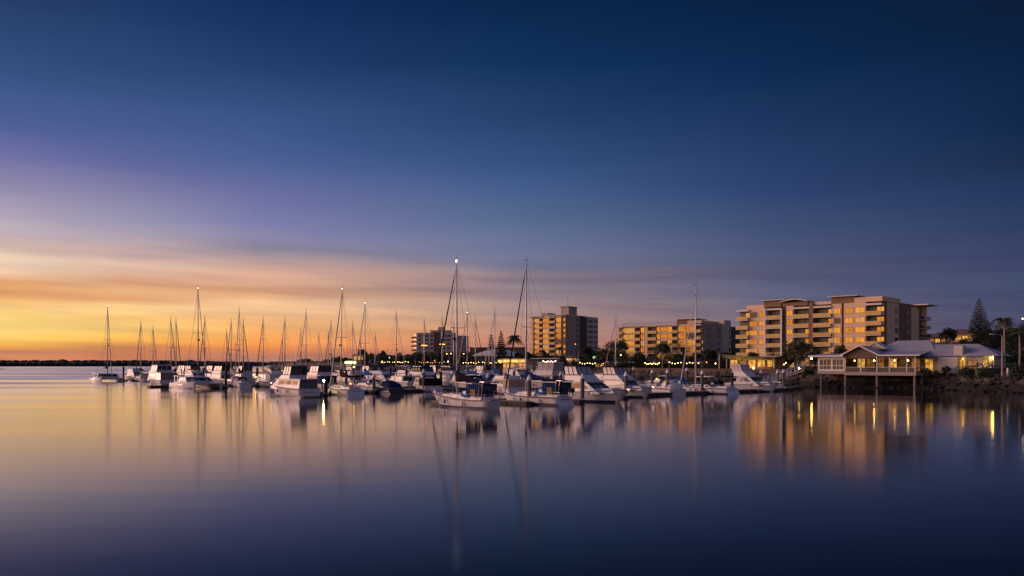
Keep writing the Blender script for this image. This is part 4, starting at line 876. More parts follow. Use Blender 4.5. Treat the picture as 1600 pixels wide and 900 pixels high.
PL=[(193,573,235,0,'thin dark pile right of the leftmost catamaran'),(353,577,174,0,'dark uncapped pile right of the second catamaran'),(402,575,184,0,'dark pile beside the blue edged motor boat'),(477,577,160,0,'dark pile behind the cream cruiser stern'),(509,588,127,0,'thick dark uncapped pile between cream cruiser and lantern sloop'),(553,575,160,0,'dark pile with a lamp behind the lantern sloop'),(584,583,139,1,'capped pile left of the navy launch'),(635,577,176,0,'thin dark pile right of the navy launch'),(662,576,148,1,'capped pile in the middle of the low tan cabin cruiser'),(689,581,150,0,'dark pile right of the low tan cabin cruiser'),(743,574,172,1,'small white capped pile before the yellow string lights'),(762,583,132,1,'grey pile with a domed cap behind the large sloop boom'),(803,575,148,1,'pale pile beside the mast of the navy covered sloop'),(827,585,100,1,'tallest looking capped pile at the front between two sloops'),(876,580,137,1,'white capped pile left of the largest cruiser'),(910,583,106,1,'capped pile in front of the largest cruiser windscreen'),(978,580,120,1,'capped pile between the two flybridge cruisers'),(990,573,190,1,'slim white capped pile on the far walkway'),(1019,577,152,1,'capped pile left end of the light crossbar'),(1043,576,131,1,'dark capped pile before the sports cruiser'),(1073,574,172,1,'white capped pile near the low stone wall'),(1097,578,137,1,'capped pile before the long white sloop'),(1144,582,146,0,'dark topped pile at the stern of the gangway cruiser'),(1189,577,150,1,'capped pile at the bow of the gangway cruiser'),(1215,577,160,1,'left one of the last two capped piles under the gangway'),(1224,577,161,1,'right one of the last two capped piles under the gangway')]
PL+=[(318,575,200,0,'thin dark pile behind the second catamaran'),(432,574,215,0,'thin dark pile behind the bow of the cream cruiser'),(541,578,165,0,'thin dark pile behind the lantern sloop cabin'),(610,575,190,0,'thin dark pile behind the navy launch cover'),(716,577,180,0,'thin dark pile behind the large sloop mast'),(782,577,165,0,'thin dark pile behind the sedan cruiser'),(856,575,185,0,'thin dark pile behind the rounded bridge clears'),(1122,580,150,0,'thin dark pile behind the long white sloop')]
for px,yt,D,c,lb in PL: pile(lb,px,yt,D,bool(c))
# service pedestals with lamps on the pontoons
for px,D,h,mt,lb in ((494,131,1.9,'lamp_warm','left amber pontoon lamp by the thick dark pile'),(506,131,2.2,'lamp_streak','bright amber pontoon lamp at the thick dark pile'),(553,160,4.4,'lamp_warm','amber lamp above the dark pile behind the lantern sloop'),(400,185,2.0,'lamp_warm','amber lamp beside the blue edged motor boat'),(1026,150,2.2,'lamp_amber','amber pontoon lamp left of the sports cruiser pile'),(898,116,3.1,'lamp_red','red marker lamp behind the largest cruiser')):
    x,y=W(px,D); R=empty('pontoon_lamp',(x,y,.4),0,lb,'lamp','lamps on the pontoons'); MB().tube([(0,0,0),(0,0,h-.4)],.06,6).build('post',M['alloy'],R); MB().sphere((0,0,h-.25),.15,8,6).build('lamp_globe',M[mt],R)
# gangway
a=Vector((*W(1186,163),.75)); b=Vector((*W(1258,186),4.0)); dv=b-a; ln=Vector((dv.x,dv.y)).length
R=empty('gangway',(a.x,a.y,a.z),atan2(dv.y,dv.x),'white truss gangway climbing from the pontoon to the shore beside the restaurant','gangway')
sl=dv.z/ln
MB().extr([(0,-.1),(ln,dv.z-.1),(ln,dv.z),(0,0)],-.7,.7).build('walkway',M['pontoon_deck'],R)
for sg in (1,-1):
    mb=MB(); n=12; y=.75*sg
    mb.tube([(0,y,0),(ln,y,dv.z)],.09,5); mb.tube([(0,y,1.2),(ln,y,dv.z+1.2)],.09,5)
    for i in range(n+1):
        x=ln*i/n; mb.tube([(x,y,x*sl),(x,y,x*sl+1.2)],.06,4)
        if i<n: x2=ln*(i+1)/n; mb.tube([(x,y,x*sl+(1.2 if i%2 else 0)),(x2,y,x2*sl+(0 if i%2 else 1.2))],.05,4)
    mb.build('truss_side',M['white_trim'],R)
# ------------------------------------------------------------------ restaurant on stilts
EA=atan2(E[1],E[0])
R=empty('restaurant',(71.9,172,0),EA,'white trimmed waterside restaurant on concrete stilts with a gabled veranda and grey metal roofs','restaurant')
MB().box(-5.8,14.4,-.25,9,3.27,3.5).build('deck',M['teak'],R)
MB().box(-5.85,0,-.45,-.26,2.98,3.62).build('deck_fascia',M['weatherboard'],R); MB().box(0.01,14.5,-.45,-.26,2.78,3.52).build('deck_fascia',M['weatherboard'],R); MB().box(14.41,14.5,-.25,9,2.78,3.52).build('deck_fascia',M['weatherboard'],R)
for u in (-5.2,.1,6.7,14.1):
    MB().tube([(u,.1,-2),(u,.1,2.78)],.25,10).build('stilt',M['paving'],R,True)
    MB().tube([(u,4.5,-2),(u,4.5,3.27)],.25,10).build('stilt',M['pile_concrete'],R,True)
# glazed left end
f=MB(); q=fq(-5.8,-.05,3.5,6.6,-.1)
for a0,a1 in ((0,.06),(.49,.56),(.95,1)): f.panel(q,a0,a1,0,1,.05)
for b0,b1 in ((0,.17),(.40,.45),(.86,1)): f.panel(q,.06,.95,b0,b1,.04)
for a in (.2,.34,.7,.83): f.panel(q,a-.008,a+.008,.17,.86,.03)
w=f.build('veranda_screen',M['white_trim'],R); MB().panel(q,.0,1,.17,.86,.0).build('pane',M['curtain_glass'],w)
f=MB(); q=((-5.8,6,3.5),(-5.8,-.1,3.5),(-5.8,-.1,6.6),(-5.8,6,6.6)); f.panel(q,0,1,0,.2,.04); f.panel(q,0,1,.86,1,.04)
for a in (0,.32,.64,.96): f.panel(q,a,a+.04,.2,.86,.05)
w=f.build('veranda_screen',M['white_trim'],R); MB().panel(q,.0,1,.2,.86,.0).build('pane',M['clear_dark'],w)
MB().extx([(-.9,6.75),(-.9,7.0),(6,7.5),(6,7.2)],-7.6,-.02).build('skillion_roof',M['roof_metal'],R); MB().box(-7.65,-.03,-.98,-.91,6.72,7.06).build('gutter',M['white_trim'],R)
# gable
Hh=[(-.7,7.0),(3.3,9.0),(7.3,7.0)]
MB().extr([(0,6.35),(6.6,6.35),(6.6,7.2),(3.3,8.85),(0,7.2)],-.05,.15).build('gable_wall',M['gable_board'],R)
rf=MB(); rf.extr([(-.7,6.95),(3.3,8.95),(3.3,9.1),(-.7,7.1)],-.75,15); rf.extr([(3.3,8.95),(7.3,6.95),(7.3,7.1),(3.3,9.1)],-.75,15); rf=rf.build('gable_roof',M['roof_metal'],R)
MB().extr([(-.8,6.85),(3.3,8.92),(3.3,9.2),(-.8,7.13)],-.85,-.76).build('barge_board',M['white_trim'],rf); MB().extr([(3.3,8.92),(7.4,6.85),(7.4,7.13),(3.3,9.2)],-.85,-.76).build('barge_board',M['white_trim'],rf)
MB().tube([(3.3,-.8,9.1),(3.3,-.8,9.6)],.06,5).build('finial',M['white_trim'],rf)
# right veranda lean-to
MB().extx([(-.75,6.85),(-.75,7.0),(6.5,7.9),(6.5,7.7)],7.35,15.2).build('veranda_roof',M['roof_metal'],R); MB().box(7.36,15.3,-.86,-.77,6.82,7.1).build('gutter',M['white_trim'],R)
MB().box(7.0,14.4,-.1,.1,6.3,6.75).build('eave_beam',M['gable_board'],R)
for u in (.1,3.4,6.7,9.2,12.6,14.2): MB().box(u-.09,u+.09,-.12,.10,3.5,6.85 if u>6 or u<1 else 6.35).build('veranda_post',M['white_trim'],R)
for u0,u1 in ((.2,3.3),(3.5,6.6),(6.8,9.1),(9.3,12.5),(12.7,14.1)):
    r=MB().box(u0,u1,-.08,-.02,4.45,4.53).build('rail',M['white_trim'],R); MB().box(u0+.05,u1-.05,-.06,-.04,3.6,4.4).build('glass_panel',M['clear_dark'],r)
MB().box(14.36,14.44,0,5,4.45,4.53).build('rail',M['white_trim'],R)
# rooms behind the veranda
MB().box(-5.6,14.3,5.2,5.5,3.5,7.0).build('back_wall',M['gable_board'],R)
q=fq(-5.6,14.3,3.5,7.0,5.2)
for i,(a,b_) in enumerate(((.04,.13),(.16,.25),(.32,.40),(.42,.50),(.54,.60),(.66,.73),(.75,.84),(.88,.96))):
    window(R,q,('lit_room_dim','curtain_glass','lit_yellow','lit_room_dim','lit_room_dim','lit_room','curtain_glass','lit_room_dim')[i],(a,b_),(.06,.80),2,'glass_door')
MB().box(-5.6,14.3,.3,5.2,6.40,6.46).build('ceiling',M['teak'],R)
for u,v in ((1.1,2.6),(5.2,2.6),(9.4,2.4),(12.0,2.6),(-3,2.6)): 
    l=MB().sphere((u,v,5.9),.15,8,6).build('pendant_lamp',M['lamp_mid' if u in (5.2,12.0) else 'lamp_warm'],R); MB().tube([(u,v,6.0),(u,v,6.4)],.02,4).build('cord',M['wire'],l)
# main roof, small second gable and annex
MB().box(5,13,6,17,3.4,7.5).build('hall_wall',M['weatherboard'],R)
MB().add([(2.5,6.0,7.55),(16.5,6.0,7.55),(16.5,17,7.55),(2.5,17,7.55),(7,11.5,10.3),(13.5,11.5,10.3)],[(0,1,5,4),(1,2,5),(2,3,4,5),(3,0,4),(0,3,2,1)]).build('hip_roof',M['roof_metal'],R)
g=MB().extr([(2.0,8.4),(4.2,9.75),(6.4,8.4)],5.6,9).build('second_gable',M['weatherboard'],R)
MB().extr([(1.9,8.35),(4.2,9.75),(4.2,9.95),(1.9,8.55)],5.4,9.2).build('barge_board',M['white_trim'],g); MB().extr([(4.2,9.75),(6.5,8.35),(6.5,8.55),(4.2,9.95)],5.4,9.2).build('barge_board',M['white_trim'],g)
MB().box(13.5,27,5.5,15,3.3,6.75).build('annex_wall',M['render_white'],R); MB().box(17.2,20.8,4.4,5.5,3.3,6.6).build('annex_bay',M['render_white'],R)
MB().add([(12.8,3.9,6.76),(28.2,4.6,6.76),(28.2,16,6.76),(12.8,16,6.76),(15,10.2,9.3),(23.2,10.2,9.3)],[(0,1,5,4),(1,2,5),(2,3,4,5),(3,0,4),(0,3,2,1)]).build('annex_roof',M['roof_metal'],R)
MB().extr([(20.0,6.8),(21.6,6.8),(21.6,8.9),(20.0,8.9)],4.9,7.5).build('chimney_block',M['render_white'],R)
q=fq(13.5,27,3.3,6.75,5.5); window(R,q,'lit_yellow',(.55,.63),(.12,.8),2); window(R,q,'lit_room_dim',(.66,.78),(.25,.75),2); window(R,q,'lit_yellow',(.86,.92),(.35,.8),1)
window(R,fq(14.4,16.2,3.5,6.4,5.2),'lit_yellow',(.1,.9),(.02,.95),2,'glass_door')
MB().box(14.5,17,3.4,5.4,6.1,6.3).build('porch_awning',M['canvas_tan'],R)
for u,v,z in ((21.6,5.2,6.2),(26.5,5.1,6.3)): MB().sphere((u,v,z),.11,8,6).build('wall_lamp',M['lamp_warm'],R)
def loc(u,v,z=3.5): return (71.9+E[0]*u+NIN[0]*v, 172+E[1]*u+NIN[1]*v, z)
T=empty('dining_table',loc(1.5,1.4),EA,'round table under a white cloth on the restaurant veranda','table','veranda tables')
mb=MB(); mb.cone((0,0,.42),.55,.48,.32); mb.build('tablecloth',M['canvas_white'],T); MB().tube([(0,0,0),(0,0,.42)],.05,6).build('leg',M['steel'],T)
Cc=empty('dining_chair',loc(2.3,1.4),EA,'dark dining chair drawn up to a white table on the restaurant veranda','chair','veranda chairs')
MB().box(-.22,.22,-.22,.22,.43,.47).build('seat',M['teak'],Cc); MB().box(.18,.22,-.22,.22,.47,.95).build('backrest',M['teak'],Cc)
for sx in (-.2,.2):
    for sy in (-.2,.2): MB().tube([(sx,sy,0),(sx,sy,.43)],.02,4).build('leg',M['teak'],Cc)
for i,u in enumerate((1.5,5.0,7.9,10.6,13.2)):
    t=T if i==0 else copy_tree(T); t.location=loc(u,1.4)
    for sg in (1,-1):
        c=Cc if i==0 and sg==1 else copy_tree(Cc); c.location=loc(u+.8*sg,1.4); c.rotation_euler=(0,0,EA+(0 if sg==1 else pi))
# ------------------------------------------------------------------ lit pavilion, shade sail, kiosk, marina buildings
def lbox(name,label,px0,px1,D,ang,zt,depth,wallm,roofm,cat='building',lit=None,roof='flat',over=.6,zb=3.3,nwin=4,ang_e=None,b=(.15,.8),z0=None):
    e=(cos(ang),sin(ang)); P=W(px0,D); ul=u_of(px1,P,e); g=hgt(*P) if z0 is None else z0
    R=empty(name,(P[0],P[1],g),ang,label,cat)
    MB().box(0,ul,0,depth,-1.5,zt).build('wall',M[wallm],R)
    if roof=='flat': MB().box(-over,ul+over,-over*1.5,depth+over,zt+.002,zt+.35).build('roof',M[roofm],R)
    elif roof=='gable':
        MB().extx([(-over,zt-.1),(depth/2,zt+depth*.22),(depth+over,zt-.1),(depth+over,zt+.12),(depth/2,zt+depth*.22+.2),(-over,zt+.12)],-over,ul+over).build('roof',M[roofm],R)
        MB().extx([(0,zt),(depth,zt),(depth/2,zt+depth*.21)],.02,ul-.02).build('gable_wall',M[wallm],R)
    elif roof=='hip':
        MB().add([(-over,-over,zt),(ul+over,-over,zt),(ul+over,depth+over,zt),(-over,depth+over,zt),(depth*.45,depth/2,zt+depth*.24),(ul-depth*.45,depth/2,zt+depth*.24)],[(0,1,5,4),(1,2,5),(2,3,4,5),(3,0,4),(0,3,2,1)]).build('roof',M[roofm],R)
    if lit:
        q=fq(0,ul,0,zt,0)
        for i in range(nwin): window(R,q,lit if isinstance(lit,str) else lit[i%len(lit)],((i+.12)/nwin,(i+.88)/nwin),b,2)
    return R,ul
R,ul=lbox('pavilion_restaurant','low pavilion with dark flat roof and wide amber windows below the near apartment block',1140,1212,240,EA,3.6,8,'render_brown','roof_dark',lit=['lit_room','lit_room_dim','lit_room','lit_room','lit_yellow'],nwin=5,b=(.12,.86),over=1.4)
for i in range(4): MB().box(ul*i/3-.12,ul*i/3+.12,-1.9,-1.66,-.2,3.6).build('column',M['weatherboard'],R)
MB().box(ul*.72,ul+.2,-2.6,-2.2,-.3,1.0).build('terrace_wall',M['render_brown'],R)
P=W(1121,232); R=empty('shade_sail',(P[0],P[1],3.5),EA,'pale stretched shade sail lit from below beside the low pavilion','shade sail')
vs=[];n=10
for i in range(n+1):
    for j in range(n+1):
        s,t=i/n,j/n; sg=.55*sin(pi*s)*sin(pi*t)
        vs.append((13.5*s+.2*t, 1+7*t, 4.6-1.0*s-1.7*t*(1-.55*s)-sg*.7))
mb=MB(); mb.add(vs,[(i*(n+1)+j,(i+1)*(n+1)+j,(i+1)*(n+1)+j+1,i*(n+1)+j+1) for i in range(n) for j in range(n)]); mb.add([(a,b_,c-.03) for a,b_,c in vs],[(i*(n+1)+j,i*(n+1)+j+1,(i+1)*(n+1)+j+1,(i+1)*(n+1)+j) for i in range(n) for j in range(n)]); mb.build('fabric',M['canvas_white'],R,True)
for x,y in ((4,4.5),(9,4.5)): MB().tube([(x,y,-.3),(x,y,.5),(x,y,.8)],[.16,.16,.22],8).build('uplight',M['lamp_mid'],R)
for x,y,z in ((0,1,4.6),(0.2,8,2.95),(13.5,1,3.6),(13.6,8,2.8)): MB().tube([(x,y,-.3),(x,y,z)],.09,6).build('mast',M['alloy'],R)
lbox('garden_kiosk','small yellow lit house between the pavilion and the big spreading tree',1222,1241,246,EA,3.0,5,'weatherboard','roof_metal',lit=['lit_yellow','lit_room_dim','lit_yellow'],nwin=3,roof='gable')
R,ul=lbox('waterfront_cafe','long cafe with a glowing yellow canopy below the pines',786,822,342,radians(-38),4.0,9,'render_cream','roof_dark',lit=['lit_room','lit_canopy','lit_yellow','lit_room_dim'],nwin=6,b=(.1,.5)); MB().box(-.4,ul+.4,-3.0,-.05,2.6,3.7).build('canopy',M['lit_canopy'],R)
P=W(823,338); ln=u_of(902,P,(cos(radians(-25)),sin(radians(-25)))); R=empty('covered_walkway',(P[0],P[1],3.4),radians(-25),'long thin white roofed walkway on slim posts before the apartment tower','walkway')
MB().box(0,ln,-1.5,1.5,4.1,4.4).build('roof',M['slab_white'],R)
for i in range(9): MB().tube([(ln*i/8,-1.3,-.3),(ln*i/8,-1.3,4.1)],.08,6).build('post',M['alloy'],R)
lbox('shop_building','dark low shopfront with amber awning at the foot of the apartment tower',884,908,372,radians(-38),5.2,9,'render_dark','roof_dark',lit=['lit_canopy','lit_yellow'],nwin=2,b=(.55,.85))
R,ul=lbox('fuel_kiosk','small kiosk with a teal lit fascia right of the apartment tower',930,945,318,radians(-30),4.4,5,'render_dark','roof_dark',lit=['lit_room_dim'],nwin=2); MB().box(-.3,ul+.3,-1.6,-.95,4.0,4.9).build('lit_fascia',M['sign_teal'],R)
P=W(744,408); R=empty('fabric_hall',(P[0],P[1],3.5),radians(-15),'pale arched fabric roof behind the yellow string lights','hall')
MB().box(0,18,0,12,-1,6).build('wall',M['render_dark'],R)
mb=MB(); mb.loft([[(x,12*k/8*1.1-.6,6.0+3.4*sin(pi*k/8)*f_) for k in range(9)] for x,f_ in ((-2,.35),(3,.8),(9,1),(15,.9),(20,.5))],closed=False,c0=False,c1=False); mb.build('roof',M['canvas_white'],R,True)
lbox('hall_building','dark low hall with a long flat roof behind the pale fabric roof',734,818,470,radians(-8),11.5,14,'roof_tile','roof_dark')
lbox('waterside_house','small lit house at the foot of the round headland tree',552,570,640,radians(-20),9.5,9,'render_brown','roof_dark',lit=['lit_yellow','lit_room'],nwin=3,b=(.5,.9))
R,ul=lbox('dock_office','flat roofed dock office with a long green white light bar',540,558,470,radians(-20),4.0,5,'render_grey','roof_dark',lit=['lit_room_dim'],nwin=2); MB().box(.2,ul-.2,-1.3,-1.0,2.5,3.3).build('light_bar',M['lamp_green'],R)
lbox('boat_shed','dark flat roofed boat shed farthest left on the shore',421,444,820,radians(-15),6.5,12,'render_dark','roof_dark',z0=1.5)
lbox('boat_shed','boat shed with a pale roof right of the dark one',447,459,760,radians(-15),6.5,10,'render_grey','canvas_white',z0=1.5,lit=['lit_room_dim'],nwin=2)
lbox('boat_shed','very long low grey shed on the shore left of the dock office',462,538,700,radians(-15),6.0,12,'render_grey','roof_dark',z0=1.5)
lbox('cottage','pale gabled cottage among the trees by the far white block',641,653,470,radians(-10),6,7,'weatherboard','roof_tile',roof='gable')
# houses on the hill at the right
R,ul=lbox('hillside_house','two storey hillside house with a tiled hip roof and lit balconies, largest on the hill',1481,1524,330,radians(-30),6.2,9,'render_cream','roof_tile',lit=['lit_room_dim','lit_room','lit_yellow'],nwin=4,roof='hip',b=(.62,.85),over=1.0,z0=11.6)
q=fq(0,ul,0,6.2,-.02)
for i in range(3): window(R,q,'lit_yellow',((i+.1)/3.5,(i+.9)/3.5),(.06,.36),2)
MB().box(0,ul,-1.8,-.05,2.9,3.15).build('balcony',M['slab_white'],R)
lbox('hillside_house','lower brown hillside house half hidden right of the near apartment block',1452,1478,345,radians(-30),4.6,8,'render_brown','roof_tile',lit=['lit_room_dim','lit_room'],nwin=3,roof='hip',z0=12.5)
# ------------------------------------------------------------------ lamps on the shore
LAMPS=[(581,561,520,'w'),(590.5,562,500,'g'),(597,564.5,475,'w'),(608.5,559,480,'g'),(616,565,452,'w'),(623,565,448,'w'),(648,561,455,'a'),(679,563.5,425,'a'),(698,553,440,'w'),(704.5,552.5,436,'w'),(724.6,552.5,425,'w'),(700,565,404,'n'),(757,567,372,'w'),(899,537.6,350,'a'),(952.5,574.5,285,'n'),(967,574.5,282,'n'),(970,555,290,'w'),(1118,568,258,'w'),(1227,555,242,'s'),(1235,556,240,'s'),(1104,566,262,'a'),(1248.5,575.5,193,'s'),(1268,560,184,'s'),(1551,559,156.8,'s'),(1598,498,262,'n'),(1461,558,187,'w'),(638,566,440,'w'),(668,566,430,'a'),(1505,545,318,'a'),(1496,547,318,'a'),(940,571,288,'a')]
WH=['between the headland tree and the dark trees','left of a white lamp pair by the dark trees','right of the green tinted lamp','high green tinted lamp at the dark trees','left one of two low white lamps before the tall lone mast','right one of two low white lamps before the tall lone mast','amber lamp below the far white block balconies','amber lamp under the middle of the far white block','left one of two high lamps before the far white block','right one of two high lamps before the far white block','high lamp right of the large sloop mast','low bright white lamp beside the large sloop mast','lamp at the left end of the yellow string','tall amber street lamp before the apartment tower','left one of two low white lawn lamps','right one of two low white lawn lamps','lamp left of the fan palm hedge','lamp left of the shade sail','left one of two lamps at the small kiosk','right one of two lamps at the small kiosk','amber lamp right of the long low block','lamp at the head of the gangway','lamp at the left end of the restaurant','lamp at the right end of the restaurant annex','white street lamp high among the palms at the right edge','lamp behind the restaurant roof','small lamp left of the amber ones by the far white block','amber lamp left of centre under the far white block','right one of two amber lamps below the hillside house','left one of two amber lamps below the hillside house','amber lamp in the bushes right of the tower']
for (px,py,D,k),wh in zip(LAMPS,WH):
    x,y=W(px,D); g=hgt(x,y) if D>175 else 3.4; z=ZH(py,D)
    if z<g+.5: g=z-.9
    R=empty('street_lamp',(x,y,g),0,wh if 'lamp' in wh else 'street lamp '+wh,'lamp','lamps along the shore')
    if len(wh.split())<4: R['label']='lamp '+wh
    MB().tube([(0,0,-.3),(0,0,z-g)],.06,6).build('pole',M['alloy_dark'],R); MB().sphere((0,0,z-g),.12+D*.0002,8,6).build('lamp_globe',M[{'w':'lamp_warm','g':'lamp_green','a':'lamp_amber','n':'lamp_white','s':'lamp_bright'}[k]],R)
def string(label,px0,px1,py,D,n,m):
    a=W(px0,D); R=empty('light_string',(a[0],a[1],3.5),0,label,'string lights'); b_=W(px1,D-6); z=ZH(py,D)-3.5; P_=[]
    for i in range(n):
        t=i/(n-1); p=((b_[0]-a[0])*t,(b_[1]-a[1])*t,z-.5*abs(sin(pi*t*3))); P_.append(p); MB().sphere(p,.16,6,4).build('bulb',M[m],R)
    MB().tube(P_,.02,4).build('wire',M['wire'],R)
    for t in (0,1): MB().tube([((b_[0]-a[0])*t,(b_[1]-a[1])*t,-.3),((b_[0]-a[0])*t,(b_[1]-a[1])*t,z+.1)],.06,5).build('pole',M['alloy_dark'],R)
string('string of yellow bulbs over the terrace below the pale fabric roof',754,784,566,360,16,'lamp_string')
string('short string of bright white bulbs behind the rounded bridge cruiser',849,868,564,325,9,'lamp_white')
string('faint string of small bulbs along the quay before the dark trees',591,634,565,440,18,'lamp_string')
string('string of small amber bulbs along the lawn before the long low block',1008,1030,567,285,9,'lamp_string')
string('row of amber bulbs on the lawn right of the fan palm',1046,1096,566,276,12,'lamp_string')
string('row of amber bulbs on the quay below the far white block',655,694,565.5,425,12,'lamp_amber')
string('row of warm bulbs at the foot of the apartment tower',906,946,566.5,312,11,'lamp_string')
string('row of warm bulbs right of the large sloop mast on the quay',716,748,566,395,9,'lamp_warm')
string('row of bulbs on the terrace between kiosk and pavilion',1214,1228,567,238,6,'lamp_string')
x,y=W(1566,143); R=empty('light_pole',(x,y,3.3),0,'tall unlit pale lamp pole at the right beside the palms','lamp post'); MB().tube([(0,0,-.3),(0,0,6.9),(-.3,0,7.1),(-1.6,0,7.2)],[.15,.11,.08,.05],8).build('pole',M['weatherboard'],R); MB().box(-2.2,-1.5,-.12,.12,7.12,7.26).build('lamp_head',M['alloy'],R)
x,y=W(1574.5,146); R=empty('bollard',(x,y,3.2),0,'short white bollard on the grass below the tall pole','bollard'); MB().tube([(0,0,-.2),(0,0,1.15)],.16,10).build('post',M['pile_cap'],R,True); MB().sphere((0,0,1.15),.16,10,6,.5).build('cap',M['pile_cap'],R)
for px,D,wh in ((950,283,'leftmost of the pale lawn umbrellas'),(964,279,'second pale lawn umbrella from the left'),(1022,276,'pale lawn umbrella left of the fan palm'),(1094,262,'pale lawn umbrella right of the fan palm')):
    x,y=W(px,D); R=empty('garden_umbrella',(x,y,3.45),0,wh,'umbrella','lawn umbrellas'); MB().tube([(0,0,0),(0,0,2.7)],.04,5).build('pole',M['teak'],R); MB().cone((0,0,2.2),1.6,.05,.6,8).build('canopy',M['canvas_tan'],R)
# low wall along the lawn edge
mb=MB(); last=None
for (x,y) in pts:
    if not 186<y<300: continue
    p=(x+INL[0]*4.4,y+INL[1]*4.4)
    if last: 
        d=Vector((p[0]-last[0],p[1]-last[1])).normalized(); nn=(-d.y*.2,d.x*.2)
        mb.prism([(last[0]+nn[0],last[1]+nn[1]),(p[0]+nn[0],p[1]+nn[1]),(p[0]-nn[0],p[1]-nn[1]),(last[0]-nn[0],last[1]-nn[1])],2.2,3.95)
    last=p
tag(mb.build('stone_wall',M['seawall']),'low brown stone wall along the lawn above the rocks','wall')
# ------------------------------------------------------------------ trees
rt=random.Random(21)
def leaves(mb,c,rx,rz_,n,size,fill=.35):
    for i in range(n):
        u=rt.uniform(-1,1); th=rt.uniform(0,2*pi); s=sqrt(1-u*u); r=(fill+(1-fill)*rt.random()**.5)
        p=Vector((c[0]+rx*r*s*cos(th),c[1]+rx*r*s*sin(th),c[2]+rz_*r*u))
        a=Vector((rt.gauss(0,1),rt.gauss(0,1),rt.gauss(0,.7))).normalized(); b_=a.cross(Vector((rt.gauss(0,1),rt.gauss(0,1),rt.gauss(0,1)))).normalized()
        q=size*rt.uniform(.6,1.3); mb.add([p-a*q,p+b_*q*.55,p+a*q,p-b_*q*.55],[(0,1,2,3)])
def crown(mb,c,rx,rz_,nc,nl,size):
    for k in range(nc):
        u=rt.uniform(-.8,1); th=rt.uniform(0,2*pi); s=sqrt(max(0,1-u*u)); r=rt.uniform(.45,.95)
        cc=(c[0]+rx*r*s*cos(th),c[1]+rx*r*s*sin(th),c[2]+rz_*r*u); f=rt.uniform(.25,.42)
        leaves(mb,cc,rx*f,rz_*f*.9,nl,size)
def broad(label,px,yt,D,wpx,m='leaf_dark',trunk=.35,bm='bark',name='tree',zb=None,nc=26,nl=70,group='trees on the shore'):
    x,y=W(px,D); g=hgt(x,y) if zb is None else zb; z=ZH(yt,D)-g; w=wpx/F*D
    R=empty(name,(x,y,g),rt.uniform(0,6),label,'tree',group)
    t=MB(); t.tube([(0,0,-.4),(.1,.05,z*trunk*.6),(0,0,z*trunk)],[.05*z*.6,.04*z*.6,.03*z*.6],7)
    for k in range(6):
        a=k*1.05+rt.random(); r=w*.36; t.tube([(0,0,z*trunk*.75),(cos(a)*r*.5,sin(a)*r*.5,z*(trunk+.12)),(cos(a)*r,sin(a)*r,z*.75)],[.02*z,.013*z,.005*z],5)
    t.build('trunk',M[bm],R)
    c=MB(); cz=z*(trunk*.75+1)/2; crown(c,(0,0,cz),w*.5,z-cz,nc,nl,max(.22,D*.0011)); c.build('crown',M[m],R)
    return R
def palm(label,px,yt,D,spread,m='leaf_palm',fr=22,name='palm_tree',zb=None,droop=1.0,bm='bark_pale'):
    x,y=W(px,D); g=hgt(x,y) if zb is None else zb; h=ZH(yt,D)-g; s=spread/F*D*.5
    R=empty(name,(x,y,g),0,label,'palm','palms on the shore'); zt=h-s*.35
    MB().tube([(0,0,-.4),(.1,0,zt*.5),(0,0,zt)],[.26,.2,.17],8).build('trunk',M[bm],R,True)
    c=MB()
    for k in range(fr):
        a=2*pi*k/fr*1.618*2+rt.random()*.3; e0=rt.uniform(-.2,1.25); L_=s*rt.uniform(.85,1.1); pr=None
        d=Vector((cos(a),sin(a),0)); sd=Vector((-sin(a),cos(a),0))
        prev=None
        for i in range(9):
            t=i/8; p=d*(L_*t*cos(e0*(1-.3*t)))+Vector((0,0,zt+L_*(t*sin(e0)-droop*.85*t*t)))
            if prev is not None and i>0:
                w=L_*.36*sin(pi*min(.97,t*.9+.08))
                for sg in (1,-1):
                    for q in (0,.25,.5,.75):
                        b0=prev.lerp(p,q); b1=prev.lerp(p,q+.24); tip=b0+sd*sg*w+d*L_*.10-Vector((0,0,w*.5)); c.add([b0,b1,tip],[(0,1,2)])
                c.tube([prev,p],.03,3,False)
            prev=p
    c.build('crown',M[m],R); return R
def pine(label,px,yt,D,wpx,tiers=20,zb=None,dens=1.0):
    x,y=W(px,D); g=hgt(x,y) if zb is None else zb; h=ZH(yt,D)-g; w=wpx/F*D*.5
    R=empty('norfolk_pine',(x,y,g),0,label,'pine tree'); MB().tube([(0,0,-.4),(0,0,h*.97)],[.035*h*.6,.03],7).build('trunk',M['bark'],R)
    c=MB()
    for i in range(tiers):
        t=i/(tiers-1); z=h*(.16+.8*t); r=w*(1-t)**.8*rt.uniform(.85,1.1)+.15
        nb=max(4,int(8-2*t))
        for k in range(nb):
            a=2*pi*k/nb+i*.7; d=Vector((cos(a),sin(a),0)); sd=Vector((-sin(a),cos(a),0)); n=max(3,int(r/.28))
            for j in range(1,n+1):
                f=j/n; p=d*r*f+Vector((0,0,z+r*.16*f*f+rt.uniform(-.32,.32)*h*.8/tiers)); q=(.26+.26*r/w*(1-f*.4)+h*.006)*dens
                for sg in (1,-1): c.add([p,p+d*q*.5,p+sd*sg*q+d*q*.4+Vector((0,0,q*.35))],[(0,1,2)])
                c.add([p-d*q*.3,p+d*q*.8,p+Vector((0,0,q*.8))+d*q*.3],[(0,1,2)])
            c.tube([(0,0,z-.05),tuple(d*r+Vector((0,0,z+r*.1)))],[.05,.02],4,False)
    for k in range(6): c.add([(0,0,h*.93+k*.02*h*.5),(.2,.1,h*.95+k*.01*h),(0,0,h*.97+k*.005*h)],[(0,1,2)])
    c.build('crown',M['leaf_pine'],R); return R
palm('single tall feather palm standing out against the sky left of the tower',803,522,360,31,fr=28)
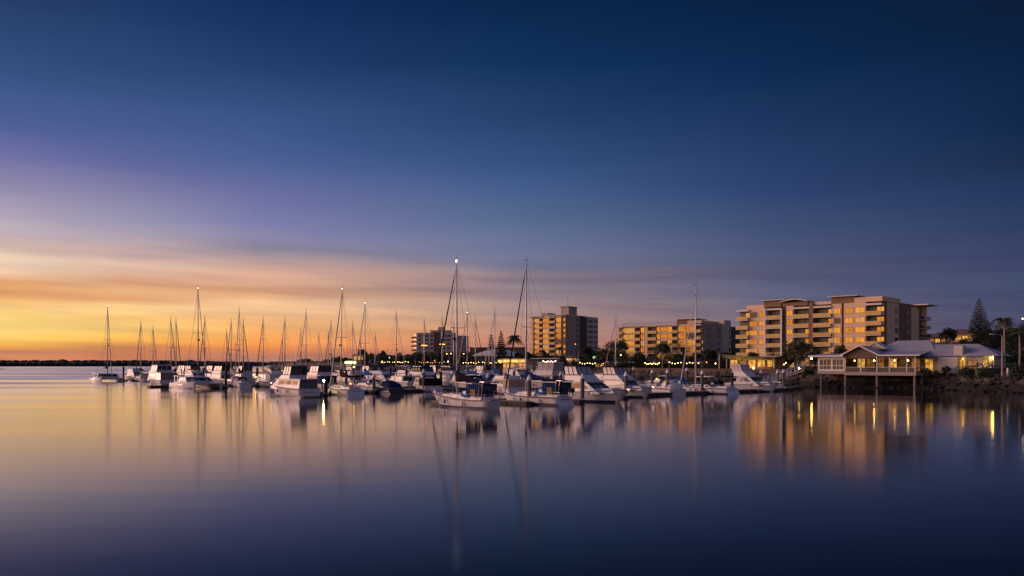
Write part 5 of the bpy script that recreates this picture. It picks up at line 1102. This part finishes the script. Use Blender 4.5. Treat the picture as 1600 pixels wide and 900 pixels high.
palm('small dark palm in front of the apartment tower',874,541,345,17,fr=18)
palm('fan palm with a round dark head lit amber from below, before the long low block',1035,534,296,31,fr=64,droop=1.35,m='leaf_dark')
palm('tall palm with a pale trunk at the right behind the lamp pole',1569,494,200,40,m='leaf_mid')
palm('palm at the right edge with a slim pale trunk',1593,512,196,36,m='leaf_mid')
pine('taller of the two norfolk pines left of the feather palm',783,517,405,18,15,dens=1.6)
pine('shorter norfolk pine half hidden behind two masts',768,523,415,15,13,dens=1.6)
pine('big norfolk pine on the hill at the right, tiered against the sky',1530,466,318,31,21)
broad('large spreading tree with pale limbs left of the restaurant',1247,528,222,44,'leaf_olive',.38,'bark_pale',nc=34,nl=90)
broad('round headland tree alone on the far point',566,546,655,19,'leaf_dark',.62)
broad('high dark tree between the tower and the long low block',966,529,345,38,'leaf_dark',.3)
broad('dark tree at the right foot of the apartment tower',916,541,335,24,'leaf_dark',.3)
broad('slim dark tree left of the shade sail',1110,543,285,20,'leaf_dark',.25)
broad('bushy dark tree under the right end of the long low block',1088,551,288,22,'leaf_dark',.2)
broad('small dark tree beside the left edge of the near block',1132,549,292,18,'leaf_dark',.2)
broad('leafy tree behind the restaurant gable',1312,540,228,28,'leaf_dark',.25)
broad('low tree right of the pavilion, left of the kiosk',1216,556,240,14,'leaf_dark',.2)
broad('dark tree in front of the lower hillside house',1482,512,312,26,'leaf_dark',.3)
broad('wide dark tree on the slope behind the restaurant annex',1545,502,270,52,'leaf_dark',.25,nc=34)
broad('dark tree filling the right edge behind the palms',1598,503,262,60,'leaf_mid',.25,nc=34)
broad('dark tree low on the slope left of the norfolk pine',1510,528,290,34,'leaf_dark',.2)
broad('dark tree at the left corner of the restaurant, behind its lamp',1276,546,214,26,'leaf_dark',.2)
broad('bushy dark tree between the kiosk and the spreading tree',1232,547,236,20,'leaf_dark',.2)
broad('dark tree low before the middle of the near block',1180,549,262,24,'leaf_dark',.2)
broad('dark tree at the right corner of the long low block',1146,546,300,18,'leaf_dark',.2)
broad('dark shrubby tree between the tall tree and the hedge',1000,549,320,24,'leaf_dark',.2)
broad('dark tree right of the fan palm',1064,549,305,26,'leaf_dark',.2)
broad('dark tree left of the apartment tower foot',826,551,365,20,'leaf_dark',.2)
broad('olive tree before the walkway left of the tower',852,548,352,14,'leaf_dark',.25)
broad('tree with a lit olive crown right of the teal kiosk',941,552,300,22,'leaf_olive',.25)
broad('bushy dark tree before the tower walkway',878,556,318,14,'leaf_mid',.2)
broad('dark conifer like tree rising over the treeline',600,547,560,12,'leaf_pine',.2)
def hedge(label,px0,px1,D,h,dp=1.6,m='leaf_dark',z=3.4,slope=0):
    a=W(px0,D); b_=W(px1,D+slope); L_=sqrt((b_[0]-a[0])**2+(b_[1]-a[1])**2); mb=MB()
    n=int(L_*h*26); sz=max(.2,D*.0010)
    for i in range(n):
        p=Vector((rt.uniform(0,L_),rt.uniform(-dp,dp)*.5,h*rt.random()**.7*(1+.12*sin(i*.01)))); A=Vector((rt.gauss(0,1),rt.gauss(0,1),rt.gauss(0,1))).normalized(); Bv=A.cross(Vector((rt.gauss(0,1),rt.gauss(0,1),rt.gauss(0,1)))).normalized(); q=sz*rt.uniform(.6,1.3)
        mb.add([p-A*q,p+Bv*q*.6,p+A*q,p-Bv*q*.6],[(0,1,2,3)])
    mb.box(.2,L_-.2,-dp*.3,dp*.3,-.3,h*.5)
    o=mb.build('hedge',M[m]); o.location=(a[0],a[1],z); o.rotation_euler=(0,0,atan2(b_[1]-a[1],b_[0]-a[0])); tag(o,label,'hedge','hedges on the shore'); return o
hedge('long dark hedge in front of the long low block, left half',962,1047,312,4.6,4)
hedge('dark hedge right of the fan palm',1044,1100,300,4.2,4)
hedge('hedge between the long low block and the shade sail',1096,1143,282,3.2,3)
hedge('low hedge before the pavilion windows',1150,1214,236,1.2,1.5,'leaf_mid')
hedge('hedge at the foot of the restaurant annex',1494,1526,156,1.3,1.4)
hedge('clipped dark hedge under the palms at the right edge',1524,1600,153,1.9,1.6)
hedge('tall hedge behind the cafe terrace, below the string lights',744,846,352,2.4,3,'leaf_mid')
hedge('hedge between the tower walkway and the teal kiosk',872,950,322,3.4,3)
hedge('low hedge left of the gangway head',1214,1262,206,1.1,1.5)
o=MB(); leaves(o,(0,0,.7),.9,.8,260,.2); o=o.build('shrub',M['leaf_dark']); o.location=(*W(1478,161),3.3); tag(o,'round dark shrub against the white annex wall','shrub')
for i,(px,D,s_,lb) in enumerate(((1446,160,1.1,'low shrub on the bank beside the restaurant deck end'),(1462,157,.8,'small shrub on the bank left of the round dark one'),(1510,149,1.2,'low shrub on the bank below the annex hedge'),(1538,146,1.0,'low shrub on the bank left of the bollard'),(1590,141,1.3,'low shrub on the bank at the right edge'),(1262,184,1.3,'shrub at the bank beside the gangway head'),(1237,190,1.0,'shrub on the bank under the gangway'))):
    c=o.copy(); c.data=o.data; COL.objects.link(c); c.location=(*W(px,D),2.7); c.scale=(s_*1.2,s_*1.2,s_); c.rotation_euler=(0,0,i*1.1); tag(c,lb,'shrub','shrubs on the rock bank')
def belt(name,spec,m,seed):
    rt.seed(seed); mb=MB()
    for px0,px1,y0,y1,D0,D1,n in spec:
        for i in range(n):
            t=(i+rt.random())/n; px=px0+(px1-px0)*t; D=rt.uniform(D0,D1); x,y=W(px,D); g=hgt(x,y); zt=max(g+3,ZH(y0+(y1-y0)*t+rt.uniform(-2,5),D)); r=rt.uniform(2.6,4.6)
            h=zt-g
            for k in range(7): leaves(mb,(x+rt.uniform(-1,1)*r*.7,y+rt.uniform(-1,1)*r*.7,g+h*rt.uniform(.35,.85)),r*.6,h*.18,44,max(.35,D*.0013),.2)
            leaves(mb,(x,y,g+h*.4),r,h*.42,60,max(.4,D*.0016),.0)
    return tag(mb.build(name,M[m]),kind='stuff')
belt('shore_trees',[(570,660,553,551,430,560,34),(650,760,552,548,430,520,40),(755,835,547,553,400,470,30),(905,965,548,540,350,400,14),(470,575,562,556,720,900,24)],'leaf_dark',2)
belt('hill_trees',[(1450,1520,528,520,360,430,22),(1515,1660,522,500,285,400,46),(1530,1660,545,535,225,270,24)],'leaf_dark',4)
